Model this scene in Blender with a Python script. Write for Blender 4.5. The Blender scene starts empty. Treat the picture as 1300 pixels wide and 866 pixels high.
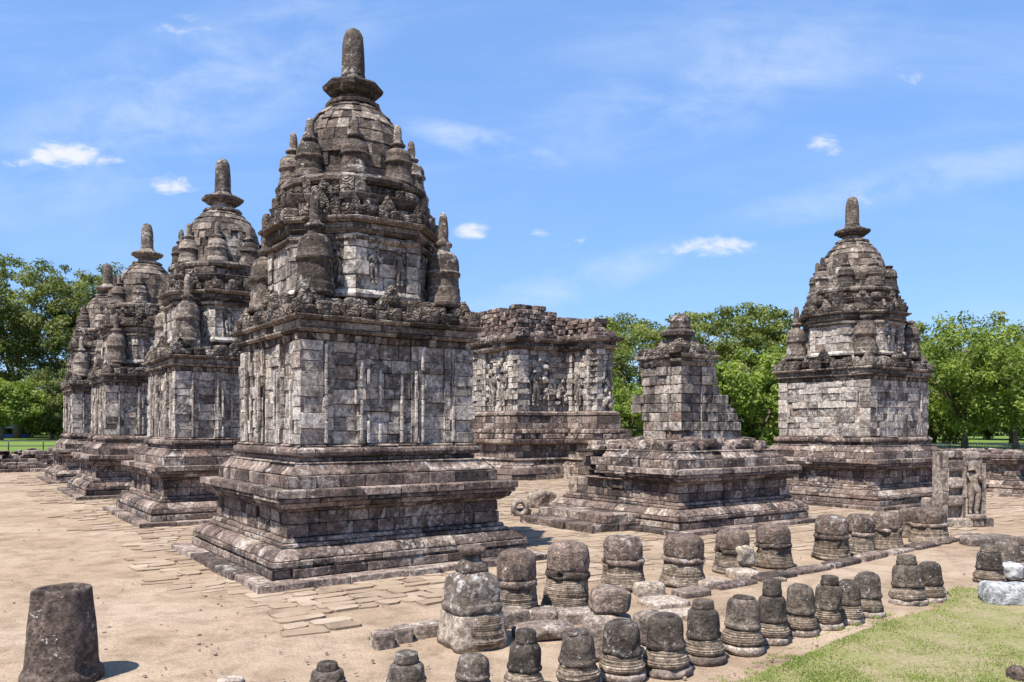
import bpy, math, random
from mathutils import Vector, Matrix, noise

# ------------------------------------------------------------------ camera, sky, sun, exposure
scn = bpy.context.scene
COL = scn.collection
R = math.radians
HC = 2.32                       # eye height
FPX, PX0, PYH = 1037.0, 650.0, 541.0
cam = bpy.data.cameras.new('camera')
cam.sensor_width = 36.0
cam.lens = FPX / 1300 * 36
cam.shift_y = (PYH - 433) / 1300
cam.clip_end = 3000
co = bpy.data.objects.new('camera', cam)
co.location = (0, 0, HC)
co.rotation_euler = (R(90), 0, 0)
COL.objects.link(co)
scn.camera = co

SUN_EL = 62.0
SUN_H = Vector((-0.635, -0.772))          # horizontal direction towards the sun
SUN_STRENGTH, SKY_STRENGTH, EXPOSURE = 5.0, 0.105, 0.85

W = bpy.data.worlds.new('World')
scn.world = W
W.use_nodes = True
scn.view_settings.view_transform = 'Standard'
scn.view_settings.look = 'None'
scn.view_settings.exposure = EXPOSURE
scn.view_settings.gamma = 1
scn.view_settings.use_curve_mapping = False

sun = bpy.data.lights.new('sun', 'SUN')
sun.energy = SUN_STRENGTH
sun.angle = R(0.5)
sun.color = (1.0, 0.95, 0.87)
so = bpy.data.objects.new('sun', sun)
sd = Vector((SUN_H.x * math.cos(R(SUN_EL)), SUN_H.y * math.cos(R(SUN_EL)), math.sin(R(SUN_EL))))
so.rotation_euler = sd.to_track_quat('Z', 'Y').to_euler()
so.location = sd * 60
COL.objects.link(so)


class N:
    """small helper to write node trees"""
    def __init__(s, tree):
        s.t = tree
        s.l = tree.links

    def new(s, kind, **kw):
        n = s.t.nodes.new(kind)
        for k, v in kw.items():
            if k.startswith('_'):
                setattr(n, k[1:], v)
        return n

    def put(s, sock, v):
        if isinstance(v, bpy.types.NodeSocket):
            s.l.new(v, sock)
        elif v is not None:
            if sock.type == 'RGBA' and len(v) == 3:
                v = (*v, 1)
            sock.default_value = v

    def math(s, op, a, b=None, c=None, clamp=False):
        n = s.t.nodes.new('ShaderNodeMath')
        n.operation = op
        n.use_clamp = clamp
        for i, v in enumerate((a, b, c)):
            if v is not None:
                s.put(n.inputs[i], v)
        return n.outputs[0]

    def vmath(s, op, a, b):
        n = s.t.nodes.new('ShaderNodeVectorMath')
        n.operation = op
        s.put(n.inputs[0], a)
        s.put(n.inputs[1], b)
        return n.outputs[0]

    def mix(s, f, a, b, blend='MIX'):
        n = s.t.nodes.new('ShaderNodeMix')
        n.data_type = 'RGBA'
        n.blend_type = blend
        s.put(n.inputs[0], f)
        s.put(n.inputs[6], a)
        s.put(n.inputs[7], b)
        return n.outputs[2]

    def ramp(s, f, stops, interp='LINEAR'):
        n = s.t.nodes.new('ShaderNodeValToRGB')
        n.color_ramp.interpolation = interp
        e = n.color_ramp.elements
        while len(e) < len(stops):
            e.new(0.5)
        for el, (p, c) in zip(e, stops):
            el.position = p
            if not hasattr(c, '__len__'):
                c = (c, c, c)
            el.color = (*c, 1)
        s.put(n.inputs[0], f)
        return n.outputs[0]

    def step(s, v, a, b):
        n = s.t.nodes.new('ShaderNodeMapRange')
        n.interpolation_type = 'SMOOTHSTEP'
        s.put(n.inputs[0], v)
        n.inputs[1].default_value = a
        n.inputs[2].default_value = b
        return n.outputs[0]

    def noise(s, vec, scale, detail=5, rough=.55, dist=0):
        n = s.t.nodes.new('ShaderNodeTexNoise')
        s.put(n.inputs['Vector'], vec)
        n.inputs['Scale'].default_value = scale
        n.inputs['Detail'].default_value = detail
        n.inputs['Roughness'].default_value = rough
        n.inputs['Distortion'].default_value = dist
        return n.outputs[0]

    def voro(s, vec, scale, feature='F1', out=0):
        n = s.t.nodes.new('ShaderNodeTexVoronoi')
        n.feature = feature
        s.put(n.inputs['Vector'], vec)
        n.inputs['Scale'].default_value = scale
        return n.outputs[out]


# sky with fair-weather clouds, all in the world (infinitely far)
nt = W.node_tree
nt.nodes.clear()
w = N(nt)
sky = nt.nodes.new('ShaderNodeTexSky')
sky.sky_type = 'NISHITA'
sky.sun_disc = False
sky.sun_elevation = R(SUN_EL)
sky.sun_rotation = math.atan2(SUN_H.x, SUN_H.y)
sky.air_density = 1.0
sky.dust_density = 0.6
sky.ozone_density = 3.0
tc = nt.nodes.new('ShaderNodeTexCoord')
gen = tc.outputs['Generated']
sep = nt.nodes.new('ShaderNodeSeparateXYZ')
w.put(sep.inputs[0], gen)
dx, dy, dz = sep.outputs
ysafe = w.math('MAXIMUM', dy, 0.05)
gu = w.math('DIVIDE', dx, ysafe)
gv = w.math('DIVIDE', dz, ysafe)
cmb = nt.nodes.new('ShaderNodeCombineXYZ')
w.put(cmb.inputs[0], gu)
w.put(cmb.inputs[1], w.math('MULTIPLY', gv, 1.9))
gvec = cmb.outputs[0]
n_big = w.noise(gvec, 9, 7, .62, .3)
n_fine = w.noise(gvec, 26, 6, .6, .4)
cl = None
# (azimuth tangent, elevation tangent, half width, half height, density)
for (u0, v0, a, b, k) in [(-.545, .332, .058, .024, .95), (-.61, .322, .036, .012, .55), (-.50, .326, .05, .012, .6), (-.415, .296, .042, .020, .75),
                          (-.40, .49, .05, .022, .42), (-.045, .238, .032, .014, .75), (.035, .238, .025, .010, .35),
                          (.255, .219, .070, .022, 1.0), (.225, .214, .055, .010, .7), (.085, .226, .02, .014, .5), (.062, .220, .015, .012, .4),
                          (.49, .426, .03, .02, .55), (.385, .345, .035, .018, .55), (.415, .280, .05, .014, .35)]:
    du = w.math('DIVIDE', w.math('SUBTRACT', gu, u0), a)
    dv = w.math('DIVIDE', w.math('SUBTRACT', gv, v0), b)
    r2 = w.math('ADD', w.math('MULTIPLY', du, du), w.math('MULTIPLY', dv, dv))
    m_ = w.math('MULTIPLY', w.math('SUBTRACT', 1.0, r2, None, True), k)
    cl = m_ if cl is None else w.math('MAXIMUM', cl, m_)
nz = w.math('ADD', w.math('MULTIPLY', n_big, .6), w.math('MULTIPLY', n_fine, .55))
puff = w.step(w.math('ADD', cl, w.math('MULTIPLY', w.math('SUBTRACT', nz, .60), w.math('ADD', w.math('MULTIPLY', w.step(cl, 0, .15), 2.9), 0.0))), .22, .95)
mp = nt.nodes.new('ShaderNodeMapping')
mp.inputs['Rotation'].default_value = (0, 0, R(-14))
mp.inputs['Scale'].default_value = (1.0, 2.3, 1)
w.put(mp.inputs[0], gvec)
cir = w.step(w.noise(mp.outputs[0], 1.7, 7, .6, 1.1), .42, .95)
wis = None
for (u0, v0, ang, a, b, k) in [(-.03, .345, -14, .12, .022, .9), (.5, .30, 12, .30, .03, .45), (-.42, .40, 25, .35, .10, .5), (.05, .165, 18, .22, .03, .5), (.25, .42, 20, .30, .08, .4)]:
    ca, sa = math.cos(R(ang)), math.sin(R(ang))
    u_ = w.math('SUBTRACT', gu, u0)
    v_ = w.math('SUBTRACT', gv, v0)
    p1 = w.math('DIVIDE', w.math('ADD', w.math('MULTIPLY', u_, ca), w.math('MULTIPLY', v_, sa)), a)
    p2 = w.math('DIVIDE', w.math('SUBTRACT', w.math('MULTIPLY', v_, ca), w.math('MULTIPLY', u_, sa)), b)
    r2 = w.math('ADD', w.math('MULTIPLY', p1, p1), w.math('MULTIPLY', p2, p2))
    q_ = w.math('MULTIPLY', w.math('SUBTRACT', 1.0, r2, None, True), k)
    wis = q_ if wis is None else w.math('MAXIMUM', wis, q_)
wis = w.math('MULTIPLY', wis, w.step(n_big, .30, .75))
veil = w.math('ADD', w.math('MULTIPLY', cir, .40), w.math('MULTIPLY', wis, 1.0), None, True)
tint = w.mix(1.0, sky.outputs[0], (.82, .92, 1.05), 'MULTIPLY')
tint = w.mix(.5, tint, (1.45, 2.9, 6.1))
lift = w.mix(veil, tint, (3.9, 4.6, 5.8))
cloudcol = w.mix(w.math('MULTIPLY', puff, .92), lift, (5.0, 5.1, 5.3))
above = w.step(dz, -.01, .01)
final = w.mix(above, tint, cloudcol)
bg = nt.nodes.new('ShaderNodeBackground')
bg.inputs[1].default_value = SKY_STRENGTH
w.put(bg.inputs[0], final)
wo = nt.nodes.new('ShaderNodeOutputWorld')
nt.links.new(bg.outputs[0], wo.inputs[0])


# ------------------------------------------------------------------ helpers
def ground_at(px, py, z=0.0):
    d = (HC - z) * FPX / (py - PYH)
    return Vector(((px - PX0) / FPX * d, d, z))


def tag(o, label=None, cat=None, group=None, kind=None):
    if label: o['label'] = label
    if cat: o['category'] = cat
    if group: o['group'] = group
    if kind: o['kind'] = kind
    return o


def empty(name, loc, rz, label, cat, group=None):
    o = bpy.data.objects.new(name, None)
    o.empty_display_size = .3
    o.location = loc
    o.rotation_euler = (0, 0, rz)
    COL.objects.link(o)
    return tag(o, label, cat, group)


class MB:
    """collects polygons for ONE mesh; every face carries a 'rnd' value"""
    def __init__(s):
        s.v, s.f, s.r, s.sm = [], [], [], []

    def face(s, idx, r, smooth=False):
        s.f.append(idx)
        s.r.append(r)
        s.sm.append(smooth)

    def build(s, name, mat, parent=None, loc=None, rz=0):
        me = bpy.data.meshes.new(name)
        me.from_pydata(s.v, [], s.f)
        a = me.attributes.new('rnd', 'FLOAT', 'FACE')
        a.data.foreach_set('value', s.r)
        me.polygons.foreach_set('use_smooth', s.sm)
        me.materials.append(mat)
        me.update()
        o = bpy.data.objects.new(name, me)
        if parent: o.parent = parent
        if loc is not None: o.location = loc
        o.rotation_euler = (0, 0, rz)
        COL.objects.link(o)
        return o


def nz3(x, y, z, s, off=0.0):
    return noise.noise(Vector((x * s + off, y * s + off * 1.7, z * s - off)))


def course(m, plan, prof, rng, L=.45, depth=.3, gap=.008, jit=.007, ch=.010, drop=None, var=.5, cz=1.0, only=None):
    """one course of separate stones laid along a closed plan; prof = outward offsets and heights"""
    n = len(plan)
    P = [Vector(p) for p in plan]
    nor, edir, elen = [], [], []
    for i in range(n):
        e = P[(i + 1) % n] - P[i]
        elen.append(e.length)
        e.normalize()
        edir.append(e)
        nor.append(Vector((e.y, -e.x)))
    mit = []
    for i in range(n):
        a, b = nor[i - 1], nor[i]
        mit.append((a + b) / max(.25, 1 + a.dot(b)))
    g = gap / 2
    (d0, z0), (d1, z1) = prof[0], prof[-1]
    outer = [(d0 - ch, z0 + g)] + [(d0, z0 + g + ch * cz)] + list(prof[1:-1]) + [(d1, z1 - g - ch * cz), (d1 - ch, z1 - g)]
    din = min(p[0] for p in prof) - depth
    for i in range(n):
        if only is not None and i not in only: continue
        ln = elen[i]
        cuts = [0.0]
        if ln > L * 1.35:
            t = L * rng.uniform(.4, 1.1)
            while t < ln - L * .35:
                cuts.append(t)
                t += L * rng.uniform(1 - var, 1 + var)
        cuts.append(ln)
        e, nn = edir[i], nor[i]
        for k in range(len(cuts) - 1):
            t0, t1 = cuts[k], cuts[k + 1]
            mid = P[i] + e * (t0 + t1) / 2
            r = rng.random()
            dd = rng.gauss(0, jit)
            if jit > 0 and rng.random() < .06: dd -= rng.uniform(.015, .05)
            if drop:
                q = drop(mid.x, mid.y, (z0 + z1) / 2)
                if q is True: continue
                if q: dd -= q
            first, last = k == 0, k == len(cuts) - 2
            st = []
            c2 = min(ch * rng.uniform(.7, 2.0), (t1 - t0) * .2)
            if first: st.append(('A', 0, 0))
            else: st += [(t0 + g, -ch, 1), (t0 + g + c2, 0, 0)]
            nm = max(0, int((t1 - t0) / .16) - 1)
            for q in range(nm):
                st.append((t0 + (t1 - t0) * (q + 1) / (nm + 1), 0, 0))
            if last: st.append(('B', 0, 0))
            else: st += [(t1 - g - c2, 0, 0), (t1 - g, -ch, 1)]
            loops = []
            for (t, da, endf) in st:
                ids = []
                for j, (d, z) in enumerate(outer + [(din, outer[-1][1]), (din, outer[0][1])]):
                    inner = j >= len(outer)
                    dq = d if inner else d + dd + da
                    if not inner and jit > 0:
                        dq += rng.uniform(-1, 1) * jit * .45
                        z = z + rng.uniform(-1, 1) * min(jit, .012) * .4
                    if t == 'A': p = P[i] + mit[i] * dq
                    elif t == 'B': p = P[(i + 1) % n] + mit[(i + 1) % n] * dq
                    else: p = P[i] + e * t + nn * dq
                    ids.append(len(m.v))
                    m.v.append((p.x, p.y, z))
                loops.append(ids)
            c = len(loops[0])
            for a, b in zip(loops, loops[1:]):
                for j in range(c):
                    j2 = (j + 1) % c
                    m.face((a[j], b[j], b[j2], a[j2]), r)
            m.face(tuple(loops[0]), r)
            m.face(tuple(reversed(loops[-1])), r)


def square(s, cx=0, cy=0):
    return [(cx - s, cy - s), (cx + s, cy - s), (cx + s, cy + s), (cx - s, cy + s)]


def rect(x0, y0, x1, y1):
    return [(x0, y0), (x1, y0), (x1, y1), (x0, y1)]


def ngon(rad, n, ph=0.0):
    return [(rad * math.cos(ph + 2 * math.pi * i / n), rad * math.sin(ph + 2 * math.pi * i / n)) for i in range(n)]


def redent(s, segs):
    """square plan of half width s whose sides step in and out: segs = (from, to, offset)"""
    out = []
    for k in range(4):
        c, sn = math.cos(k * math.pi / 2), math.sin(k * math.pi / 2)
        pts = []
        for (a, b, o) in segs:
            pts += [(a, -s - o), (b, -s - o)]
        pts = pts[:-1]
        for (x, y) in pts:
            q = (x * c - y * sn, x * sn + y * c)
            if not out or (Vector(q) - Vector(out[-1])).length > 1e-4:
                out.append(q)
    return out


def lathe(m, prof, r, seg=24, cx=0, cy=0, amp=0.0, fs=6.0, off=0.0, sq=0, rot=0.0, smooth=True, chip=0.0, tilt=(0, 0), col=None):
    """surface of revolution (sq > 2 makes it squarish), roughened by noise; prof = (radius, z)"""
    base = len(m.v)
    if smooth:                     # tight bevels keep the rings crisp
        np_, nc = [], []
        for i, (rad, z) in enumerate(prof):
            cv = col[min(i, len(col) - 1)] if col else r
            if 0 < i < len(prof) - 1:
                a = Vector(prof[i - 1]) - Vector(prof[i])
                b = Vector(prof[i + 1]) - Vector(prof[i])
                if a.length > 1e-6 and b.length > 1e-6 and math.pi - a.angle(b) > .5:
                    np_ += [tuple(Vector(prof[i]) + a.normalized() * min(.006, a.length * .25)), tuple(Vector(prof[i]) + b.normalized() * min(.006, b.length * .25))]
                    nc += [cv, cv]
                    continue
            np_.append((rad, z))
            nc.append(cv)
        prof, col = np_, nc
    for (rad, z) in prof:
        for k in range(seg):
            a = 2 * math.pi * k / seg
            c, s = math.cos(a), math.sin(a)
            q = 1.0
            if sq: q = 1.0 / ((abs(c) ** sq + abs(s) ** sq) ** (1.0 / sq))
            rr = rad * q
            a2 = a + rot
            x, y = rr * math.cos(a2), rr * math.sin(a2)
            if amp:
                h = nz3(x, y, z, fs, off) + .5 * nz3(x, y, z, fs * 2.7, off + 3)
                rr2 = rr + amp * h
                if chip:
                    h2 = nz3(x, y, z, fs * .8, off + 9)
                    if h2 > .22: rr2 -= chip * (h2 - .22) * 2.2
                if rad > 1e-4 and rr > 1e-4:
                    x, y = x * rr2 / rr, y * rr2 / rr
                z2 = z + amp * .7 * nz3(x, y, z, fs, off + 20)
            else:
                z2 = z
            m.v.append((cx + x + tilt[0] * z, cy + y + tilt[1] * z, z2))
    for j in range(len(prof) - 1):
        rv = r if col is None else col[j]
        for k in range(seg):
            k2 = (k + 1) % seg
            a = base + j * seg
            m.face((a + k, a + k2, a + seg + k2, a + seg + k), rv, smooth)
    m.face(tuple(reversed(range(base, base + seg))), r)
    t = base + (len(prof) - 1) * seg
    m.face(tuple(range(t, t + seg)), r, smooth)


def rock(m, c, dim, rng, rz=0.0, amp=.06, rnd=None, n=4, sq=5.0, smooth=False, fs=3.0, tilt=0.0):
    """rounded, roughened block"""
    r = rng.random() if rnd is None else rnd
    off = rng.uniform(0, 90)
    rot = Matrix.Rotation(rz, 3, 'Z') @ Matrix.Rotation(tilt, 3, 'X')
    cache = {}
    md = min(dim)

    def vid(i, j, k):
        key = (i, j, k)
        if key in cache: return cache[key]
        x, y, z = 2 * i / n - 1, 2 * j / n - 1, 2 * k / n - 1
        L_ = (abs(x) ** sq + abs(y) ** sq + abs(z) ** sq) ** (1 / sq)
        p = Vector((x / L_ * dim[0] / 2, y / L_ * dim[1] / 2, z / L_ * dim[2] / 2))
        h = nz3(p.x, p.y, p.z, fs, off) + .5 * nz3(p.x, p.y, p.z, fs * 2.6, off + 5)
        p += p.normalized() * h * amp * md * 2
        q = rot @ p
        cache[key] = len(m.v)
        m.v.append((c[0] + q.x, c[1] + q.y, c[2] + q.z))
        return cache[key]
    for a in range(n):
        for b in range(n):
            m.face((vid(a, b, n), vid(a + 1, b, n), vid(a + 1, b + 1, n), vid(a, b + 1, n)), r, smooth)
            m.face((vid(a, b + 1, 0), vid(a + 1, b + 1, 0), vid(a + 1, b, 0), vid(a, b, 0)), r, smooth)
            m.face((vid(a, 0, b), vid(a + 1, 0, b), vid(a + 1, 0, b + 1), vid(a, 0, b + 1)), r, smooth)
            m.face((vid(a, n, b + 1), vid(a + 1, n, b + 1), vid(a + 1, n, b), vid(a, n, b)), r, smooth)
            m.face((vid(0, a, b + 1), vid(0, a + 1, b + 1), vid(0, a + 1, b), vid(0, a, b)), r, smooth)
            m.face((vid(n, a, b), vid(n, a + 1, b), vid(n, a + 1, b + 1), vid(n, a, b + 1)), r, smooth)


def tube(m, pts, radii, r, seg=7, smooth=True):
    base = len(m.v)
    for i, p in enumerate(pts):
        p = Vector(p)
        d = (Vector(pts[min(i + 1, len(pts) - 1)]) - Vector(pts[max(i - 1, 0)])).normalized()
        a = d.orthogonal().normalized()
        if abs(d.z) > .2: a = (Vector((1, 0, 0)) - d * d.x).normalized()
        b = d.cross(a)
        for k in range(seg):
            t = 2 * math.pi * k / seg
            q = p + (a * math.cos(t) + b * math.sin(t)) * radii[i]
            m.v.append(tuple(q))
    for i in range(len(pts) - 1):
        for k in range(seg):
            k2 = (k + 1) % seg
            o = base + i * seg
            m.face((o + k, o + k2, o + seg + k2, o + seg + k), r, smooth)
    m.face(tuple(reversed(range(base, base + seg))), r)
    m.face(tuple(range(len(m.v) - seg, len(m.v))), r)


def box(m, x0, y0, z0, x1, y1, z1, r=.5):
    b = len(m.v)
    m.v += [(x0, y0, z0), (x1, y0, z0), (x1, y1, z0), (x0, y1, z0), (x0, y0, z1), (x1, y0, z1), (x1, y1, z1), (x0, y1, z1)]
    for f in ((3, 2, 1, 0), (4, 5, 6, 7), (0, 1, 5, 4), (1, 2, 6, 5), (2, 3, 7, 6), (3, 0, 4, 7)):
        m.face(tuple(b + i for i in f), r)


# ------------------------------------------------------------------ materials
def new_mat(name):
    mt = bpy.data.materials.new(name)
    mt.use_nodes = True
    t = mt.node_tree
    b = t.nodes['Principled BSDF']
    return mt, N(t), b


def stone_mat(name, stops, lichen=.5, algae=.5, red=.0, bump=.55, carve=0.0, streak=1.0, band=0.0, lichen_col=(.60, .56, .51), spot=.0, moss=.0):
    mt, n, b = new_mat(name)
    geo = n.new('ShaderNodeNewGeometry')
    P = geo.outputs['Position']
    at = n.new('ShaderNodeAttribute', _attribute_name='rnd')
    rnd = at.outputs['Fac']
    mapz = n.new('ShaderNodeMapping')
    mapz.inputs['Scale'].default_value = (1.5, 1.5, .30)
    n.put(mapz.inputs[0], P)
    PS = mapz.outputs[0]
    n1 = n.noise(P, 3.1, 7, .6, .3)
    n2 = n.noise(P, 14, 6, .65)
    n3 = n.noise(P, 48, 6, .75)
    f = n.math('ADD', rnd, n.math('MULTIPLY', n.math('SUBTRACT', n1, .5), 1.1), None, True)
    base = n.ramp(f, stops)
    # reddish or ochre single stones
    if red:
        rr = n.math('FRACT', n.math('MULTIPLY', rnd, 37.7))
        base = n.mix(n.math('MULTIPLY', n.step(rr, 1 - red, 1.0 - red * .6), .75), base, (.19, .125, .098))
    # mottling
    base = n.mix(1.0, base, n.ramp(n2, [(.28, .30), (.5, 1.0), (.72, 1.95)]), 'MULTIPLY')
    base = n.mix(1.0, base, n.ramp(n3, [(.30, .42), (.5, 1.0), (.72, 1.75)]), 'MULTIPLY')
    # pale lichen crusts
    big = n.noise(P, .95, 4, .55)
    lm = n.noise(P, 8.5, 9, .68, .4)
    lf = n.math('MULTIPLY', n.step(n.math('ADD', lm, n.math('MULTIPLY', n.math('SUBTRACT', big, .5), .5)), .60 - .12 * lichen, .72 - .08 * lichen), min(1, .35 + .6 * lichen))
    if lichen > 0:
        base = n.mix(lf, base, lichen_col)
    # black algae running down
    al = n.noise(PS, 1.7, 8, .62, .5)
    al2 = n.noise(P, 5.5, 8, .65)
    af = n.step(n.math('ADD', al, n.math('MULTIPLY', n.math('SUBTRACT', al2, .5), .7)), .62 - .16 * algae, .72 - .10 * algae)
    base = n.mix(n.math('MULTIPLY', af, min(1, .45 + .5 * algae)), base, (.038, .034, .032))
    if moss:
        mm = n.step(n.noise(P, 4.0, 7, .62), .56, .70)
        base = n.mix(n.math('MULTIPLY', mm, moss), base, (.10, .105, .04))
    if spot:
        sp = n.step(n.noise(P, 22, 5, .62, .3), .60, .66)
        sm_ = n.step(n.noise(P, 4.5, 3), .46, .62)
        base = n.mix(n.math('MULTIPLY', n.math('MULTIPLY', sp, sm_), spot), base, (.62, .60, .58))
    n.put(b.inputs['Base Color'], base)
    b.inputs['Roughness'].default_value = .92
    b.inputs['Specular IOR Level'].default_value = .18
    # roughness of the hewn surface
    h = n.math('ADD', n.math('MULTIPLY', n.noise(P, 9, 8, .62), 1.0), n.math('MULTIPLY', n3, .6))
    pit = n.voro(P, 34, 'SMOOTH_F1')
    h = n.math('ADD', h, n.math('MULTIPLY', pit, .35))
    if carve:
        wv = n.new('ShaderNodeTexWave', _wave_type='RINGS', _rings_direction='SPHERICAL')
        vv = n.new('ShaderNodeTexVoronoi')
        n.put(vv.inputs['Vector'], P)
        vv.inputs['Scale'].default_value = 4.6
        n.put(wv.inputs['Vector'], n.vmath('SUBTRACT', P, vv.outputs['Position']))
        wv.inputs['Scale'].default_value = 8
        wv.inputs['Distortion'].default_value = 3
        wv.inputs['Detail'].default_value = 2
        h = n.math('ADD', h, n.math('MULTIPLY', wv.outputs['Fac'], carve))
    if band:
        wb = n.new('ShaderNodeTexWave', _bands_direction='Z')
        n.put(wb.inputs['Vector'], P)
        wb.inputs['Scale'].default_value = 14
        wb.inputs['Distortion'].default_value = .8
        h = n.math('ADD', h, n.math('MULTIPLY', wb.outputs['Fac'], band))
    bp = n.new('ShaderNodeBump')
    bp.inputs['Strength'].default_value = bump
    bp.inputs['Distance'].default_value = .05
    n.put(bp.inputs['Height'], h)
    n.put(b.inputs['Normal'], bp.outputs[0])
    return mt


WALL_ST = [(.0, (.13, .108, .092)), (.3, (.23, .197, .170)), (.6, (.345, .298, .258)), (.88, (.50, .438, .38)), (1, (.36, .29, .235))]
PED_ST = [(.0, (.060, .046, .040)), (.35, (.135, .098, .082)), (.7, (.215, .158, .130)), (.9, (.36, .295, .245)), (1, (.165, .115, .092))]
TOP_ST = [(.0, (.045, .036, .030)), (.4, (.105, .082, .066)), (.75, (.185, .146, .118)), (1, (.30, .25, .205))]
DARK_ST = [(.0, (.048, .039, .032)), (.5, (.115, .091, .074)), (1, (.21, .168, .135))]
BROWN_ST = [(.0, (.085, .064, .047)), (.5, (.155, .118, .088)), (1, (.24, .19, .145))]
M_WALL = stone_mat('wall stone', WALL_ST, lichen=.80, algae=.47, red=.03, bump=.95)
M_WALLD = stone_mat('dark wall stone', [(.0, (.085, .068, .058)), (.35, (.17, .14, .12)), (.7, (.28, .235, .20)), (1, (.42, .36, .31))], lichen=.6, algae=.62, red=.03, bump=.95)
M_PED = stone_mat('pedestal stone', PED_ST, lichen=.42, algae=.52, red=.03, bump=.9)
M_TOP = stone_mat('roof stone', TOP_ST, lichen=.42, algae=.50, bump=.9)
M_CARVE = stone_mat('carved stone', TOP_ST, lichen=.45, algae=.40, carve=1.3, bump=.9)
M_RUIN = stone_mat('ruin stone', PED_ST, lichen=.35, algae=.55, red=.04)
M_BELL = stone_mat('dark bell stone', DARK_ST, lichen=.12, algae=.4, spot=.8, bump=.85)
M_BELLA = stone_mat('brown bell stone', [(.0, (.070, .053, .043)), (.5, (.15, .108, .086)), (1, (.24, .18, .145))], lichen=.25, algae=.35, spot=.75, bump=.95)
M_BAND = stone_mat('banded base stone', BROWN_ST, lichen=.2, algae=.30, spot=.5, bump=.7, band=.22)
M_PALE = stone_mat('pale rock', [(.0, (.30, .25, .19)), (1, (.42, .36, .28))], lichen=.4, algae=.05, bump=.7)
M_GREY = stone_mat('grey white rock', [(.0, (.22, .22, .22)), (1, (.40, .40, .41))], lichen=.9, algae=.45, lichen_col=(.50, .495, .48))
M_BLOCK = stone_mat('loose block stone', [(.0, (.13, .10, .085)), (.5, (.22, .175, .145)), (1, (.33, .27, .22))], lichen=.35, algae=.3, moss=.25)
M_FIG = stone_mat('figure stone', [(.0, (.21, .168, .135)), (1, (.34, .28, .225))], lichen=.3, algae=.15, bump=.4)


def sand_mat():
    mt, n, b = new_mat('sandy ground')
    geo = n.new('ShaderNodeNewGeometry')
    P = geo.outputs['Position']
    a = n.noise(P, .35, 7, .6, .4)
    c = n.noise(P, 2.4, 8, .65, .5)
    d = n.noise(P, 38, 5, .7)
    base = n.ramp(a, [(.3, (.21, .150, .100)), (.5, (.285, .212, .150)), (.7, (.35, .275, .205))])
    base = n.mix(1.0, base, n.ramp(c, [(.3, (.66, .63, .60)), (.5, (1, 1, 1)), (.72, (1.2, 1.2, 1.2))]), 'MULTIPLY')
    base = n.mix(1.0, base, n.ramp(d, [(.3, .66), (.5, 1.0), (.72, 1.26)]), 'MULTIPLY')
    st = n.step(n.noise(P, 1.1, 9, .7, .8), .60, .74)
    base = n.mix(n.math('MULTIPLY', st, .42), base, (.13, .093, .062))
    gr = n.math('MULTIPLY', n.step(n.noise(P, 1.9, 8, .7), .63, .74), .30)
    base = n.mix(gr, base, (.19, .17, .06))
    peb = n.voro(P, 22)
    pm = n.math('MULTIPLY', n.step(n.math('SUBTRACT', 1, peb), .80, .90), n.step(n.noise(P, 1.3, 5), .52, .66))
    base = n.mix(n.math('MULTIPLY', pm, .45), base, (.17, .14, .115))
    n.put(b.inputs['Base Color'], base)
    b.inputs['Roughness'].default_value = .97
    b.inputs['Specular IOR Level'].default_value = .1
    bp = n.new('ShaderNodeBump')
    bp.inputs['Strength'].default_value = .8
    bp.inputs['Distance'].default_value = .04
    h = n.math('ADD', n.math('ADD', c, n.math('MULTIPLY', d, .3)), n.math('MULTIPLY', pm, .6))
    h = n.math('ADD', h, n.math('MULTIPLY', n.noise(P, 7, 4, .6, .5), .7))
    n.put(bp.inputs['Height'], h)
    n.put(b.inputs['Normal'], bp.outputs[0])
    return mt


def paving_mat():
    mt, n, b = new_mat('paving stone')
    geo = n.new('ShaderNodeNewGeometry')
    P = geo.outputs['Position']
    at = n.new('ShaderNodeAttribute', _attribute_name='rnd')
    c = n.noise(P, 4.5, 8, .65, .4)
    d = n.noise(P, 32, 5, .7)
    f = n.math('ADD', at.outputs['Fac'], n.math('MULTIPLY', n.math('SUBTRACT', c, .5), 1.2), None, True)
    base = n.ramp(f, [(.0, (.175, .128, .092)), (.4, (.275, .208, .15)), (1, (.36, .285, .215))])
    base = n.mix(1.0, base, n.ramp(d, [(.3, .75), (.5, 1.0), (.75, 1.15)]), 'MULTIPLY')
    du = n.step(n.noise(P, 1.3, 7, .65, .5), .42, .58)
    base = n.mix(n.math('MULTIPLY', du, .85), base, (.268, .198, .137))
    st = n.step(n.noise(P, 2.1, 9, .7, .7), .60, .72)
    base = n.mix(n.math('MULTIPLY', st, .55), base, (.16, .125, .10))
    n.put(b.inputs['Base Color'], base)
    b.inputs['Roughness'].default_value = .95
    b.inputs['Specular IOR Level'].default_value = .12
    bp = n.new('ShaderNodeBump')
    bp.inputs['Strength'].default_value = .55
    bp.inputs['Distance'].default_value = .03
    n.put(bp.inputs['Height'], n.math('ADD', c, n.math('MULTIPLY', d, .3)))
    n.put(b.inputs['Normal'], bp.outputs[0])
    return mt


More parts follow.
